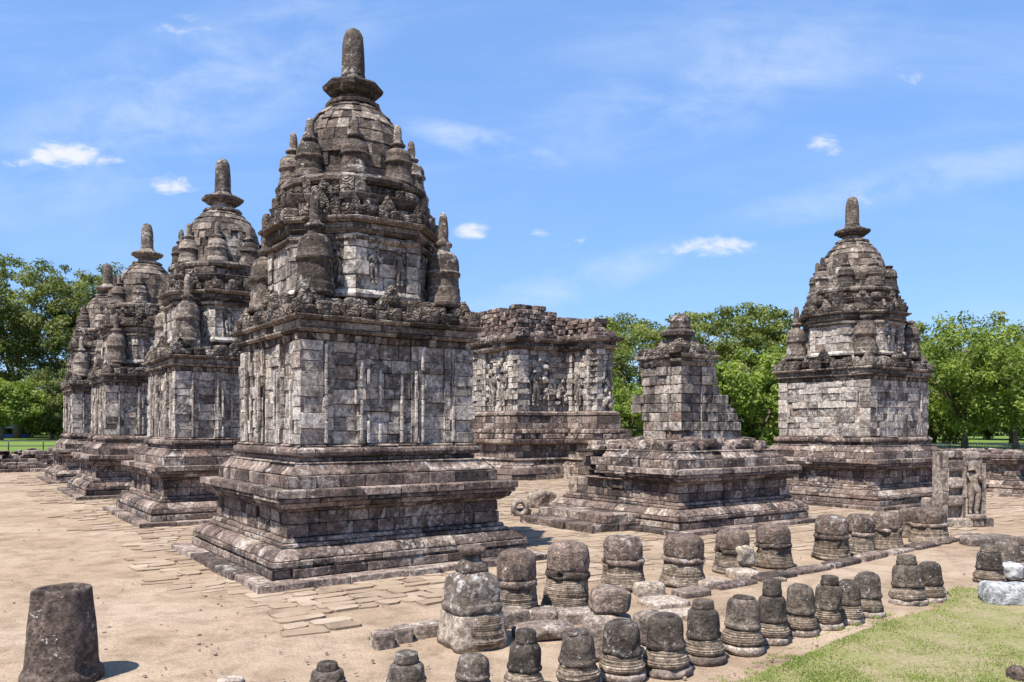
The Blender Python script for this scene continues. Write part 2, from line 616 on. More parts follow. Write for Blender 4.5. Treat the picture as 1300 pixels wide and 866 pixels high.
def leaf_mat(name, stops, trans=.42):
    mt, n, b = new_mat(name)
    at = n.new('ShaderNodeAttribute', _attribute_name='rnd')
    colr = n.ramp(at.outputs['Fac'], stops)
    n.put(b.inputs['Base Color'], colr)
    b.inputs['Roughness'].default_value = .6
    b.inputs['Specular IOR Level'].default_value = .25
    tr = n.new('ShaderNodeBsdfTranslucent')
    n.put(tr.inputs[0], n.mix(1.0, colr, (1.25, 1.35, .55), 'MULTIPLY'))
    ms = n.new('ShaderNodeMixShader')
    ms.inputs[0].default_value = trans
    n.l.new(b.outputs[0], ms.inputs[1])
    n.l.new(tr.outputs[0], ms.inputs[2])
    n.l.new(ms.outputs[0], mt.node_tree.nodes['Material Output'].inputs[0])
    return mt


def plain_mat(name, colr, rough=.7, metal=0.0, nscale=8.0, amt=.3):
    mt, n, b = new_mat(name)
    geo = n.new('ShaderNodeNewGeometry')
    q = n.noise(geo.outputs['Position'], nscale, 6, .6)
    n.put(b.inputs['Base Color'], n.mix(1.0, colr, n.ramp(q, [(.3, 1 - amt), (.7, 1 + amt)]), 'MULTIPLY'))
    b.inputs['Roughness'].default_value = rough
    b.inputs['Metallic'].default_value = metal
    return mt


def lawn_mat(name, a, c, dry, damt):
    mt, n, b = new_mat(name)
    geo = n.new('ShaderNodeNewGeometry')
    P = geo.outputs['Position']
    q = n.noise(P, .8, 7, .65)
    f = n.noise(P, 30, 5, .7)
    base = n.mix(q, a, c)
    base = n.mix(n.math('MULTIPLY', n.step(n.noise(P, 1.6, 8, .68, .5), .44, .60), damt), base, dry)
    base = n.mix(1.0, base, n.ramp(f, [(.3, .6), (.5, 1.0), (.75, 1.3)]), 'MULTIPLY')
    n.put(b.inputs['Base Color'], base)
    b.inputs['Roughness'].default_value = .95
    b.inputs['Specular IOR Level'].default_value = .1
    bp = n.new('ShaderNodeBump')
    bp.inputs['Strength'].default_value = .8
    bp.inputs['Distance'].default_value = .04
    n.put(bp.inputs['Height'], n.math('ADD', f, n.noise(P, 6, 6, .6)))
    n.put(b.inputs['Normal'], bp.outputs[0])
    return mt


M_SAND = sand_mat()
M_PAVE = paving_mat()
M_LAWN = lawn_mat('lawn', (.085, .145, .025), (.135, .20, .04), (.19, .20, .07), .35)
M_TURF = lawn_mat('dry turf', (.205, .20, .075), (.27, .245, .115), (.31, .25, .155), .70)
M_BLADE = leaf_mat('grass blades', [(0, (.15, .21, .04)), (.5, (.24, .28, .075)), (1, (.36, .33, .15))], .3)
LEAF_DARK = leaf_mat('dark leaves', [(0, (.062, .080, .024)), (.5, (.135, .16, .050)), (1, (.23, .245, .09))])
LEAF_MID = leaf_mat('mid leaves', [(0, (.072, .095, .024)), (.5, (.155, .185, .050)), (1, (.28, .29, .09))])
LEAF_LIGHT = leaf_mat('light leaves', [(0, (.075, .115, .020)), (.5, (.165, .215, .040)), (1, (.28, .33, .08))], .4)
M_BARK = plain_mat('bark', (.12, .09, .065), .95, 0, 6, .4)
M_WHITE = plain_mat('white paint', (.78, .76, .72), .6, 0, 3, .1)
M_FENCE = plain_mat('weathered fence', (.60, .56, .50), .8, 0, 6, .3)
M_GRIT = plain_mat('grit', (.22, .165, .12), .95, 0, 9, .5)
M_IRON = plain_mat('dark iron', (.04, .045, .04), .6, .3, 5, .2)
M_BLUE = plain_mat('blue canvas', (.08, .17, .38), .8, 0, 3, .2)

# ------------------------------------------------------------------ ground, paving, lawn
ROW = R(35.0)
VX = Vector((math.cos(ROW), math.sin(ROW)))        # across the rows
UY = Vector((-math.sin(ROW), math.cos(ROW)))       # along the rows
T1 = Vector((-2.88, 14.82))


def W2(lx, ly, o=T1):
    return o + VX * lx + UY * ly


def Lc(x, y, o=T1):
    d = Vector((x, y)) - o
    return d.dot(VX), d.dot(UY)


m = MB()
g0 = [(-1500, -300), (1500, -300), (1500, 1800), (-1500, 1800)]
xs = [-1500, -300, -80] + [-30 + 1.0 * i for i in range(71)] + [80, 300, 1500]
ys = [-300, -60] + [0 + 1.0 * i for i in range(61)] + [120, 400, 1800]
for yy in ys:
    for xx in xs:
        zz = 0.0
        if -30 < xx < 40 and 2 < yy < 60:
            zz = .03 * nz3(xx, yy, 0, .35, 4) - .015
        m.v.append((xx, yy, zz))
nx = len(xs)
for j in range(len(ys) - 1):
    for i in range(nx - 1):
        m.face((j * nx + i, j * nx + i + 1, (j + 1) * nx + i + 1, (j + 1) * nx + i), .5, True)
tag(m.build('ground', M_SAND), kind='structure')

# lawn far behind
m = MB()
for (yy, zz) in ((50, .03), (70, .12), (100, .42), (130, .62), (420, .9)):
    for xx in (-420, -60, 0, 60, 420):
        m.v.append((xx, yy + .05 * max(0, xx), zz))
for j in range(4):
    for i in range(4):
        m.face((j * 5 + i, j * 5 + i + 1, (j + 1) * 5 + i + 1, (j + 1) * 5 + i), .5, True)
tag(m.build('lawn', M_LAWN), kind='structure')

# flagstones sunk in the sand round the temples
rng = random.Random(11)
m = MB()
y = -5.0
while y < 33:
    h = rng.uniform(.22, .38)
    x = -4.6 + rng.uniform(0, .4)
    while x < 26:
        wd = rng.uniform(.26, .62)
        cx, cy = x + wd / 2, y + h / 2
        keep = .0
        dleft = -cx - 2.5
        fr = abs(((cy + 4.35) % 8.72) - 4.35)      # distance along the row from a temple axis
        nn = nz3(cx, cy, 0, .9, 2)
        if cx < -2.2:
            lim = .95 + .9 * nn - .35 * max(0, fr - 2)
            keep = .93 if dleft < lim else .0
        elif cx < 4:
            keep = .95 if cy > -4.3 + 1.1 * nn + .1 * max(0, cx) else .0
        else:
            keep = .93 if cy > -4.6 + .8 * nn else 0.0
            if cy < -2.6 and nn > -.05: keep *= .35
        if nz3(cx, cy, 0, .45, 7) > .36: keep *= .25
        wx = W2(cx, cy)
        if rng.random() < keep and wx.y < 46:
            zt = .004 + rng.uniform(-.008, .008)
            cs = []
            g = rng.uniform(.006, .020)
            for (px_, py_) in ((x + g, y + g), (x + wd - g, y + g), (x + wd - g, y + h - g), (x + g, y + h - g)):
                px_ += rng.uniform(-.05, .05)
                py_ += rng.uniform(-.05, .05)
                cs.append((px_, py_))
            # clip corners to look worn
            poly = []
            for i in range(4):
                a, b_, c_ = Vector(cs[i - 1]), Vector(cs[i]), Vector(cs[(i + 1) % 4])
                k = rng.uniform(.04, .22)
                poly.append(b_ + (a - b_) * k)
                poly.append(b_ + (c_ - b_) * k)
            r = rng.random()
            b0 = len(m.v)
            tl = (rng.uniform(-.008, .008), rng.uniform(-.008, .008))
            for q in poly:
                ww = W2(q.x, q.y)
                m.v.append((ww.x, ww.y, zt + (q.x - cx) * tl[0] * 2 + (q.y - cy) * tl[1] * 2))
            for q in poly:
                q2 = Vector((cx, cy)) + (q - Vector((cx, cy))) * 1.02
                ww = W2(q2.x, q2.y)
                m.v.append((ww.x, ww.y, -.06))
            k = len(poly)
            m.face(tuple(range(b0, b0 + k)), r)
            for i in range(k):
                m.face((b0 + i, b0 + k + i, b0 + k + (i + 1) % k, b0 + (i + 1) % k), r * .4)
        x += wd
    y += h
tag(m.build('paving', M_PAVE), kind='structure')


# ------------------------------------------------------------------ figure built as one continuous skin surface


def figure_mesh(name, mat, parent, loc, rz, h=1.0, mirror=1):
    """standing body in a hip-shot pose, one weight on the far leg; h = body height"""
    J = {'pelvis': (0.03, 0, .50, .085), 'waist': (.0, 0, .60, .070), 'chest': (-.03, 0, .72, .090), 'neck0': (-.03, 0, .82, .040), 'head': (-.05, -.03, .885, .068),
         'crown': (-.055, -.02, .955, .060), 'tip': (-.055, 0, 1.04, .034),
         'hl': (-.04, 0, .46, .075), 'kl': (-.055, -.025, .27, .052), 'al': (-.07, 0, .05, .036), 'fl': (-.08, -.08, .018, .026),
         'hr': (.085, 0, .46, .075), 'kr': (.07, -.01, .27, .052), 'ar': (.04, 0, .05, .036), 'fr': (.05, -.08, .018, .026),
         'sl': (-.13, 0, .775, .045), 'el': (-.175, -.01, .61, .034), 'wl': (-.165, -.03, .47, .027), 'pl': (-.165, -.04, .42, .024),
         'sr': (.08, 0, .775, .045), 'er': (.145, -.01, .63, .034), 'wr': (.10, -.09, .70, .027), 'pr': (.08, -.10, .74, .024)}
    E_ = [('pelvis', 'waist'), ('waist', 'chest'), ('chest', 'neck0'), ('neck0', 'head'), ('head', 'crown'), ('crown', 'tip'),
          ('pelvis', 'hl'), ('hl', 'kl'), ('kl', 'al'), ('al', 'fl'), ('pelvis', 'hr'), ('hr', 'kr'), ('kr', 'ar'), ('ar', 'fr'),
          ('chest', 'sl'), ('sl', 'el'), ('el', 'wl'), ('wl', 'pl'), ('chest', 'sr'), ('sr', 'er'), ('er', 'wr'), ('wr', 'pr')]
    keys = list(J)
    me = bpy.data.meshes.new(name)
    me.from_pydata([(J[k][0] * h * mirror, J[k][1] * h, J[k][2] * h) for k in keys], [(keys.index(a), keys.index(b)) for a, b in E_], [])
    me.materials.append(mat)
    o = bpy.data.objects.new(name, me)
    COL.objects.link(o)
    o.parent = parent
    o.location = loc
    o.rotation_euler = (0, 0, rz)
    sk = o.modifiers.new('skin', 'SKIN')
    sk.use_smooth_shade = True
    if not me.skin_vertices: me.attributes.new('dummy', 'FLOAT', 'POINT')
    for i, k in enumerate(keys):
        v = me.skin_vertices[0].data[i]
        v.radius = (J[k][3] * h, J[k][3] * h)
        v.use_root = (k == 'pelvis')
    sb = o.modifiers.new('subdivision', 'SUBSURF')
    sb.levels = sb.render_levels = 2
    return o


# ------------------------------------------------------------------ the temples
STUPA_PROF = [(1.04, 0), (1.07, .04), (.98, .06), (1.0, .115), (.92, .14), (.93, .20), (.88, .22), (.87, .325),
              (.98, .335), (1.0, .365), (.91, .38), (.90, .44), (.86, .50), (.75, .545), (.56, .575), (.42, .58),
              (.40, .60), (.36, .625), (.50, .64), (.53, .67), (.38, .69)]
FINIAL_PROF = [(.30, .685), (.31, .70), (.27, .715), (.28, .80), (.26, .89), (.22, .95), (.13, .99), (.03, 1.0)]


def roof_stupa(par, x, y, z, rad, h, rng, name='roof_stupa', broken=False):
    m = MB()
    off = rng.uniform(0, 50)
    r = rng.random() * .75
    lathe(m, [(a * rad, b * h) for a, b in STUPA_PROF], r, 22, amp=.013, fs=7, off=off, col=[min(1, max(0, r + rng.uniform(-.3, .3))) for _ in STUPA_PROF])
    o = m.build(name, M_TOP, par, (x, y, z))
    if not broken:
        m = MB()
        lathe(m, [(a * rad, b * h) for a, b in FINIAL_PROF], rng.random(), 12, amp=.010, fs=8, off=off)
        m.build('finial', M_TOP, o)
    return o


def gable(par, x, y, z, rz, wd, ht, rng, name='antefix'):
    """pointed carved antefix stone"""
    m = MB()
    out = [(-.5, 0), (-.48, .28), (-.33, .42), (-.22, .66), (-.08, .88), (0, 1.0), (.08, .88), (.22, .66), (.33, .42), (.48, .28), (.5, 0)]
    r = rng.random()
    dep = wd * .38
    rings = []
    for (d, sc) in ((-dep / 2, .86), (-dep / 2 + .03, 1.0), (dep / 2, .96)):
        ids = []
        for (a, b) in out:
            ids.append(len(m.v))
            m.v.append((a * wd * sc + rng.uniform(-.012, .012), d + rng.uniform(-.01, .01), b * ht * sc + rng.uniform(-.012, .012)))
        rings.append(ids)
    k = len(out)
    for a, b in zip(rings, rings[1:]):
        for i in range(k):
            m.face((a[i], a[(i + 1) % k], b[(i + 1) % k], b[i]), r)
    m.face(tuple(reversed(rings[0])), r)
    m.face(tuple(rings[-1]), r)
    # raised boss on its face
    rock(m, (0, -dep / 2 - .005, ht * .36), (wd * .42, .10, ht * .42), rng, 0, .12, r, 4, 2.5)
    return m.build(name, M_CARVE, par, (x, y, z), rz)


def frieze(m, plan, z, rng, lo=.16, hi=.34, L=.30, dep=.24, inset=.0, skip=.03):
    n = len(plan)
    for i in range(n):
        a, b = Vector(plan[i]), Vector(plan[(i + 1) % n])
        e = b - a
        ln = e.length
        e.normalize()
        nn = Vector((e.y, -e.x))
        t = 0.0
        while t < ln - .05:
            wd = min(L * rng.uniform(.6, 1.35), ln - t)
            if wd < .08: break
            if rng.random() > skip:
                h = lo + (hi - lo) * rng.random() ** 2.2
                c = a + e * (t + wd / 2) - nn * (dep / 2 - .01 + inset + rng.uniform(-.015, .02))
                rock(m, (c.x, c.y, z + h / 2), (wd * 1.02, dep, h), rng, math.atan2(e.y, e.x), .075, None, 5, 7, False, 5)
            t += wd


def flat_cap(m, plan, z, r=.3):
    b = len(m.v)
    for (x, y) in plan: m.v.append((x, y, z))
    m.face(tuple(range(b, b + len(plan))), r)


def pedestal(par, rng, upper=True, drop=None, low=False):
    def C(m, prof, **kw):
        kw.setdefault('drop', drop)
        b_ = sum(d for d, z in prof) / len(prof)
        course(m, square(b_), [(d - b_, z) for d, z in prof], rng, **kw)
    m = MB()
    C(m, [(2.55, -.06), (2.55, .10)], L=.75, depth=.5, jit=.012, drop=None)
    m.build('plinth', M_PED, par)
    m = MB()
    C(m, [(2.25, .10), (2.25, .235)], L=.55, depth=.4, jit=.01)
    C(m, [(2.235, .235), (2.21, .25), (2.21, .265), (2.25, .28), (2.25, .355)], L=.6, depth=.5)
    C(m, [(2.225, .355), (2.215, .39), (2.17, .44), (2.09, .49), (2.05, .505)], L=.5, depth=.5, jit=.012)
    C(m, [(2.01, .505), (2.01, .57)], L=.6, depth=.4)
    C(m, [(1.965, .57), (1.95, .64)], L=.6, depth=.4)
    m.build('base_moulding', M_PED, par)
    m = MB()
    pl = redent(1.9, [(-1.9, -1.58, 0), (-1.58, -.42, -.03), (-.42, .42, .0), (.42, 1.58, -.03), (1.58, 1.9, 0)])
    for (a, b) in ((.64, .84), (.84, 1.03)):
        course(m, pl, [(0, a), (0, b)], rng, L=.36, depth=.3, jit=.012, drop=drop)
    m.build('pedestal_wall', M_PED, par)
    m = MB()
    C(m, [(1.94, 1.03), (1.955, 1.06), (2.0, 1.09)], L=.6, depth=.4, jit=.01)
    C(m, [(2.03, 1.09), (2.05, 1.14), (2.07, 1.18)], L=.6, depth=.5, jit=.01)
    C(m, [(2.105, 1.18), (2.105, 1.245)], L=.62, depth=.5, jit=.010)
    C(m, [(2.135, 1.245), (2.135, 1.375)], L=.62, depth=.6, jit=.012, ch=.012)
    m.build('pedestal_slab', M_PED, par)
    if low:
        m = MB()
        flat_cap(m, square(2.0), 1.365)
        m.build('rubble_fill', M_RUIN, par)
        return
    m = MB()
    C(m, [(1.87, 1.37), (1.87, 1.56)], L=.5, depth=.5, jit=.012)
    C(m, [(1.845, 1.56), (1.835, 1.60), (1.75, 1.67), (1.70, 1.76)], L=.55, depth=.5, jit=.010)
    if upper:
        C(m, [(1.59, 1.76), (1.59, 1.83)], L=.6, depth=.4)
        C(m, [(1.61, 1.83), (1.655, 1.865), (1.665, 1.91), (1.655, 1.955), (1.61, 1.99)], L=.6, depth=.5)
        C(m, [(1.60, 1.99), (1.58, 2.03)], L=.5, depth=.4, jit=.015)
    flat_cap(m, square(1.72), 1.74)
    m.build('upper_moulding', M_PED, par)


def temple(name, loc, label, group, seed, gone=(), plain=False):
    rng = random.Random(seed)
    t = empty(name, (loc.x, loc.y, 0), ROW, label, 'temple', group)
    pedestal(t, rng)
    # main storey
    m = MB()
    s = 1.57
    pl = redent(s, [(-s, -1.21, 0), (-1.21, -1.12, -.075), (-1.12, -1.02, -.03), (-1.02, -.62, -.075), (-.62, -.50, .0), (-.50, -.38, -.045), (-.38, .38, -.085),
                    (.38, .50, -.045), (.50, .62, .0), (.62, 1.02, -.075), (1.02, 1.12, -.03), (1.12, 1.21, -.075), (1.21, s, 0)])
    if plain:
        pl = redent(s, [(-s, -1.25, 0), (-1.25, 1.25, -.03), (1.25, s, 0)])
    for ei in range(len(pl)):
        ln = (Vector(pl[(ei + 1) % len(pl)]) - Vector(pl[ei])).length
        if ln < .09 and ei:
            pass                                  # narrow returns keep the heights of the stack beside them
        else:
            hs = [rng.uniform(.16, .27) for _ in range(rng.choice((7, 8, 8)))]
            k = (3.67 - 2.03) / sum(hs)
        z = 2.03
        for h in hs:
            course(m, pl, [(0, z), (0, z + h * k)], rng, L=.40, depth=.32, jit=.013, ch=.007, gap=.008, var=.6, only=(ei,))
            z += h * k
    m.build('wall', M_WALL, t)
    m = MB()
    for kx in range(4):
        a = kx * math.pi / 2
        c, sn = math.cos(a), math.sin(a)
        for tt in (-1.165, -.56, -.44, .44, .56, 1.165, -.20, .20):
            z = 2.04
            top = 3.62 if abs(tt) > .5 else 3.25
            while z < top:
                h = min(rng.uniform(.18, .42), top - z)
                off = s + (.012 if abs(tt) > .3 else -.055)
                x_, y_ = tt, -off
                if rng.random() > (.9 if plain else .16):
                    rock(m, (x_ * c - y_ * sn, x_ * sn + y_ * c, z + h / 2), (.042, .05, h * .98), rng, a, .05, rng.uniform(.45, 1), 4, 9, False, 5)
                z += h
    m.build('fillet', M_WALL, t)['kind'] = 'stuff'
    m = MB()
    course(m, square(s - .03), [(0, 3.67), (.015, 3.79)], rng, L=.11, depth=.3, jit=.014, ch=.012, var=.25)
    course(m, square(s), [(.03, 3.79), (.06, 3.83), (.06, 3.86)], rng, L=.6, depth=.4, jit=.008)
    course(m, square(s), [(.045, 3.86), (.045, 3.98)], rng, L=.7, depth=.4)
    course(m, square(s), [(.09, 3.98), (.125, 4.02), (.13, 4.06)], rng, L=.6, depth=.6, jit=.012)
    m.build('cornice', M_TOP, t)
    m = MB()
    frieze(m, square(s + .10), 4.055, rng, .16, .30, .30, .26)
    frieze(m, square(s - .07), 4.12, rng, .18, .40, .34, .30, skip=.12)
    m.build('antefix_frieze', M_CARVE, t)
    # sloping roof up to the second storey
    m = MB()
    course(m, square(1.33), [(.05, 4.06), (.03, 4.30)], rng, L=.45, depth=.5, jit=.03, ch=.02)
    course(m, square(1.18), [(.05, 4.30), (.02, 4.47)], rng, L=.4, depth=.5, jit=.03, ch=.02)
    flat_cap(m, square(1.2), 4.44)
    m.build('roof_ledge', M_TOP, t)
    for kx in range(4):
        a = kx * math.pi / 2
        c, sn = math.cos(a), math.sin(a)
        px_, py_ = 0 * c + 1.50 * sn, 0 * sn - 1.50 * c
        gable(t, px_, py_, 4.24, a, .52, .42, rng)
        for q in (-1.44, 1.44):
            gable(t, q * c + 1.47 * sn, q * sn - 1.47 * c, 4.22, a, .36, .30, rng)
    # second storey: octagon
    ap = 1.37
    Ro = ap / math.cos(math.pi / 8)
    oc = ngon(Ro, 8, math.pi / 8)
    m = MB()
    course(m, oc, [(.05, 4.44), (.06, 4.50), (.02, 4.58)], rng, L=.5, depth=.5)
    z = 4.58
    oc2 = []
    for i in range(8):           # every side gets two shallow pilasters
        a, b = Vector(oc[i]), Vector(oc[(i + 1) % 8])
        e = (b - a).normalized()
        nn = Vector((e.y, -e.x))
        L_ = (b - a).length
        for (tt, o) in ((0, 0), (.2, 0), (.2, -.04), (L_ - .2, -.04), (L_ - .2, 0)):
            q = a + e * tt + nn * o
            oc2.append((q.x, q.y))
    for h in (.235, .235, .225, .225):
        course(m, oc2, [(0, z), (0, z + h)], rng, L=.34, depth=.3, jit=.012, gap=.010)
        z += h
    m.build('upper_wall', M_WALL, t)
    m = MB()
    course(m, oc, [(.02, 5.36), (.05, 5.40), (.05, 5.44), (.02, 5.47)], rng, L=.4, depth=.3, jit=.01)
    m.build('upper_string_course', M_TOP, t)
    for fi in (5, 6, 4):
        a = math.pi / 8 + fi * math.pi / 4 + math.pi / 8
        for q in (-.24, .24):
            nx_, ny_ = math.cos(a), math.sin(a)
            figure_mesh('relief_figure', M_WALL, t, (nx_ * (ap - .005) - ny_ * q, ny_ * (ap - .005) + nx_ * q, 4.68), a + math.pi / 2, .62, 1 if q > 0 else -1)
    m = MB()
    course(m, oc, [(.02, 5.50), (.06, 5.54), (.07, 5.57)], rng, L=.5, depth=.4)
    course(m, oc, [(.045, 5.57), (.045, 5.67)], rng, L=.5, depth=.4)
    course(m, oc, [(.10, 5.67), (.15, 5.71), (.16, 5.76)], rng, L=.5, depth=.6, jit=.012)
    m.build('upper_cornice', M_TOP, t)
    m = MB()
    frieze(m, ngon(Ro + .11, 8, math.pi / 8), 5.755, rng, .16, .38, .22, .24)
    m.build('antefix_frieze', M_CARVE, t)
    for i in range(8):
        a = i * math.pi / 4 + math.pi / 2
        if i % 2 == 0 or rng.random() < .75:
            gable(t, 1.36 * math.sin(a), -1.36 * math.cos(a), 5.80, a, .40, .40, rng)
    for i in range(8):
        a = (i + .5) * math.pi / 4 + math.pi / 2
        if rng.random() < .8:
            gable(t, 1.50 * math.sin(a), -1.50 * math.cos(a), 5.80, a, .26, .30, rng)
    # third, low storey
    m = MB()
    course(m, ngon(1.28 / math.cos(math.pi / 8), 8, math.pi / 8), [(0, 5.76), (-.01, 6.00)], rng, L=.4, depth=.5, jit=.015)
    course(m, ngon(1.28 / math.cos(math.pi / 8), 8, math.pi / 8), [(-.02, 6.00), (.06, 6.08), (.10, 6.18)], rng, L=.45, depth=.6)
    course(m, ngon(1.16 / math.cos(math.pi / 8), 8, math.pi / 8), [(.04, 6.18), (.03, 6.36)], rng, L=.4, depth=.6, jit=.02)
    m.build('third_storey', M_TOP, t)
    m = MB()
    frieze(m, ngon(1.42, 8, math.pi / 8), 6.18, rng, .12, .30, .22, .22, skip=.1)
    m.build('antefix_frieze', M_CARVE, t)
    for i in range(8):
        a = i * math.pi / 4 + math.pi / 2
        if rng.random() < .8:
            gable(t, 1.29 * math.sin(a), -1.29 * math.cos(a), 6.17, a, .34, .30, rng)
    m = MB()
    course(m, ngon(1.30, 24), [(.0, 6.36), (.05, 6.40), (.06, 6.46), (.0, 6.53)], rng, L=.55, depth=.9, jit=.012)
    m.build('dome_ledge', M_TOP, t)
    # bell-shaped dome
    m = MB()
    dp = [(1.0, 6.53), (1.01, 6.75), (1.0, 6.98), (.97, 7.20), (.915, 7.42), (.835, 7.62), (.72, 7.79), (.58, 7.94), (.45, 8.05)]
    for (a, b) in zip(dp, dp[1:]):
        course(m, ngon(1.0, 28, rng.random()), [(a[0] - 1, a[1]), (b[0] - 1, b[1])], rng, L=.20, depth=.35, jit=.010, ch=.008, gap=.007)
    m.build('dome', M_TOP, t)
    # ring of small stupas round the dome, and the four corner stupas
    for i in range(8):
        a = i * math.pi / 4 + math.pi / 8
        roof_stupa(t, 1.05 * math.cos(a), 1.05 * math.sin(a), 6.51, .262, 1.06, rng, broken=('d', i) in gone)
    for i, (a, b) in enumerate(((-1, -1), (1, -1), (1, 1), (-1, 1))):
        roof_stupa(t, 1.19 * a, 1.19 * b, 4.40, .315, 1.72, rng, broken=('c', i) in gone)
    # finial
    m = MB()
    course(m, ngon(.5, 12, .2), [(.0, 8.04), (.0, 8.12)], rng, L=.3, depth=.4)
    lathe(m, [(.40, 8.11), (.33, 8.16), (.30, 8.20), (.30, 8.27)], rng.random(), 8, amp=.01, rot=.39, smooth=False)
    lathe(m, [(.30, 8.25), (.42, 8.29), (.44, 8.33), (.53, 8.36), (.55, 8.42), (.52, 8.46), (.40, 8.50), (.30, 8.53), (.25, 8.57), (.22, 8.62)], rng.random(), 8, amp=.018, fs=5, off=seed, rot=.39, smooth=False)
    sp = m.build('spire_base', M_TOP, t)
    m = MB()
    lathe(m, [(.205, 8.60), (.215, 8.66), (.205, 8.68), (.21, 8.80), (.205, 9.0), (.195, 9.2), (.175, 9.36), (.13, 9.47), (.07, 9.515), (.01, 9.525)], rng.random() * .5 + .3, 20, amp=.010, fs=5, off=seed)
    m.build('spire', M_TOP, t)
    return t


TG = 'whole temples with domed roofs'
temple('stone_temple', T1, 'tallest and nearest grey stone temple with an intact bell dome and spire', TG, 1)
temple('stone_temple', Vector((-7.80, 22.03)), 'domed stone temple directly behind the nearest temple in the left row', TG, 2)
temple('stone_temple', Vector((-12.98, 29.06)), 'domed stone temple second behind the nearest one, third along the left row', TG, 3, gone=(('d', 2),))
temple('stone_temple', Vector((-17.94, 36.26)), 'farthest domed stone temple of the left row, beside the lawn and tall trees', TG, 4)
temple('stone_temple', Vector((10.69, 25.67)), 'pale lichen-covered domed temple standing alone before the feathery trees at right', TG, 5,
       gone=(('c', 0), ('c', 1), ('c', 2), ('d', 0), ('d', 7), ('d', 5), ('d', 6)), plain=True)

# ------------------------------------------------------------------ half ruined temple in the middle
rng = random.Random(66)
T6 = Vector((4.10, 20.45))
t6 = empty('ruined_temple', (T6.x, T6.y, 0), ROW, 'ruined temple with a narrow leaning-edged wall stump on a broad stepped pedestal', 'temple')


def drop6(x, y, z):
    if z > 1.0 and x < -1.2 and y > .9: return True
    if 1.1 < z < 1.4 and x < -1.2 and -.2 < y < .9: return .10 + .2 * abs(nz3(x, y, z, 4))
    if z > 1.15: return .06 * max(0, nz3(x, y, z, 2.2, 3)) + .001
    return 0


pedestal(t6, rng, upper=False, drop=drop6)
m = MB()
course(m, rect(-3.6, -1.0, -2.3, 1.6), [(0, -.05), (0, .17)], rng, L=.6, depth=.6, jit=.02)
course(m, rect(-3.1, -.9, -2.2, 1.5), [(0, .17), (0, .36)], rng, L=.6, depth=.45, jit=.02)
flat_cap(m, rect(-3.1, -.5, -2.4, 1.1), .15)
m.build('stair', M_PED, t6)
m = MB()
hs = [.22] * 8
z = 1.98
xr = [1.55, 1.42, 1.34, 1.10, 1.0, .72, .54, .50]
yl = [.72, .72, .76, .98, .95, .72, .70, .70]
xo = .16
for k in range(8):
    a, b = -.66 + xo, xr[k] + xo
    pl = [(a, -.66), (a + .34, -.66), (a + .34, -.62), (a + .72, -.62), (a + .72, -.66), (b, -.66), (b, .3), (.5 + xo, .3), (.5 + xo, yl[k] - .1), (a, yl[k] - .1)]
    if yl[k] > .9: pl[-1] = (a - .02, yl[k])
    if b <= .62 + xo: pl = [(a, -.66), (a + .34, -.66), (a + .34, -.62), (a + .72, -.62), (a + .72, -.66), (b, -.66), (b, yl[k]), (a, yl[k])]
    course(m, pl, [(0, z), (0, z + .225)], rng, L=.38, depth=.35, jit=.02, ch=.012, gap=.012)
    flat_cap(m, rect(a + .1, -.5, b - .1, .25), z + .21)
    z += .225
for k in range(8):
    zz = 1.98 + .225 * (k + 1)
    e0 = xr[k] + xo
    e1 = (xr[k + 1] if k < 7 else e0 - xo) + xo
    for q in range(3):
        if e0 - e1 > .05 or rng.random() < .3:
            sz = rng.uniform(.12, .26)
            rock(m, (rng.uniform(e1, e0 + .02), rng.uniform(-.56, .15), zz + sz * .28), (sz * 1.2, sz, sz * .7), rng, rng.uniform(-.3, .3), .09, None, 4, 8, False, 5, rng.uniform(-.15, .15))
m.build('wall', M_WALLD, t6)
m = MB()
cp = rect(-.67 + xo, -.67, .50 + xo, .71)
course(m, cp, [(-.01, 3.78), (.02, 3.86), (.05, 3.90)], rng, L=.5, depth=.4, jit=.012)
course(m, cp, [(.02, 3.90), (.02, 3.97)], rng, L=.5, depth=.4)
course(m, cp, [(.06, 3.97), (.10, 4.01), (.10, 4.08)], rng, L=.45, depth=.6, jit=.03)
m.build('cornice', M_TOP, t6)
m = MB()
frieze(m, rect(-.74 + xo, -.74, .57 + xo, .78), 4.07, rng, .10, .20, .3, .3)
course(m, rect(-.52 + xo, -.52, .38 + xo, .56), [(.03, 4.07), (-.02, 4.28)], rng, L=.35, depth=.4, jit=.03, ch=.02)
frieze(m, rect(-.56 + xo, -.56, .42 + xo, .60), 4.18, rng, .10, .2, .28, .3, skip=.2)
course(m, rect(-.36 + xo, -.36, .24 + xo, .38), [(.05, 4.28), (-.03, 4.50)], rng, L=.3, depth=.3, jit=.03, ch=.02)
flat_cap(m, rect(-.4 + xo, -.4, .3 + xo, .45), 4.27)
m.build('roof_ledge', M_CARVE, t6)
m = MB()
lathe(m, [(.30, 4.46), (.33, 4.54), (.44, 4.58), (.46, 4.66), (.42, 4.71), (.27, 4.74)], .3, 8, .0 + xo - .06, .02, .025, 4, 7, rot=.3, smooth=False)
lathe(m, [(.24, 4.72), (.27, 4.80), (.26, 4.87), (.25, 4.89), (.27, 4.96), (.24, 5.05), (.15, 5.13), (.02, 5.15)], .25, 14, .0 + xo + .02, .02, .035, 5, 3)
m.build('spire_stump', M_TOP, t6)
m = MB()
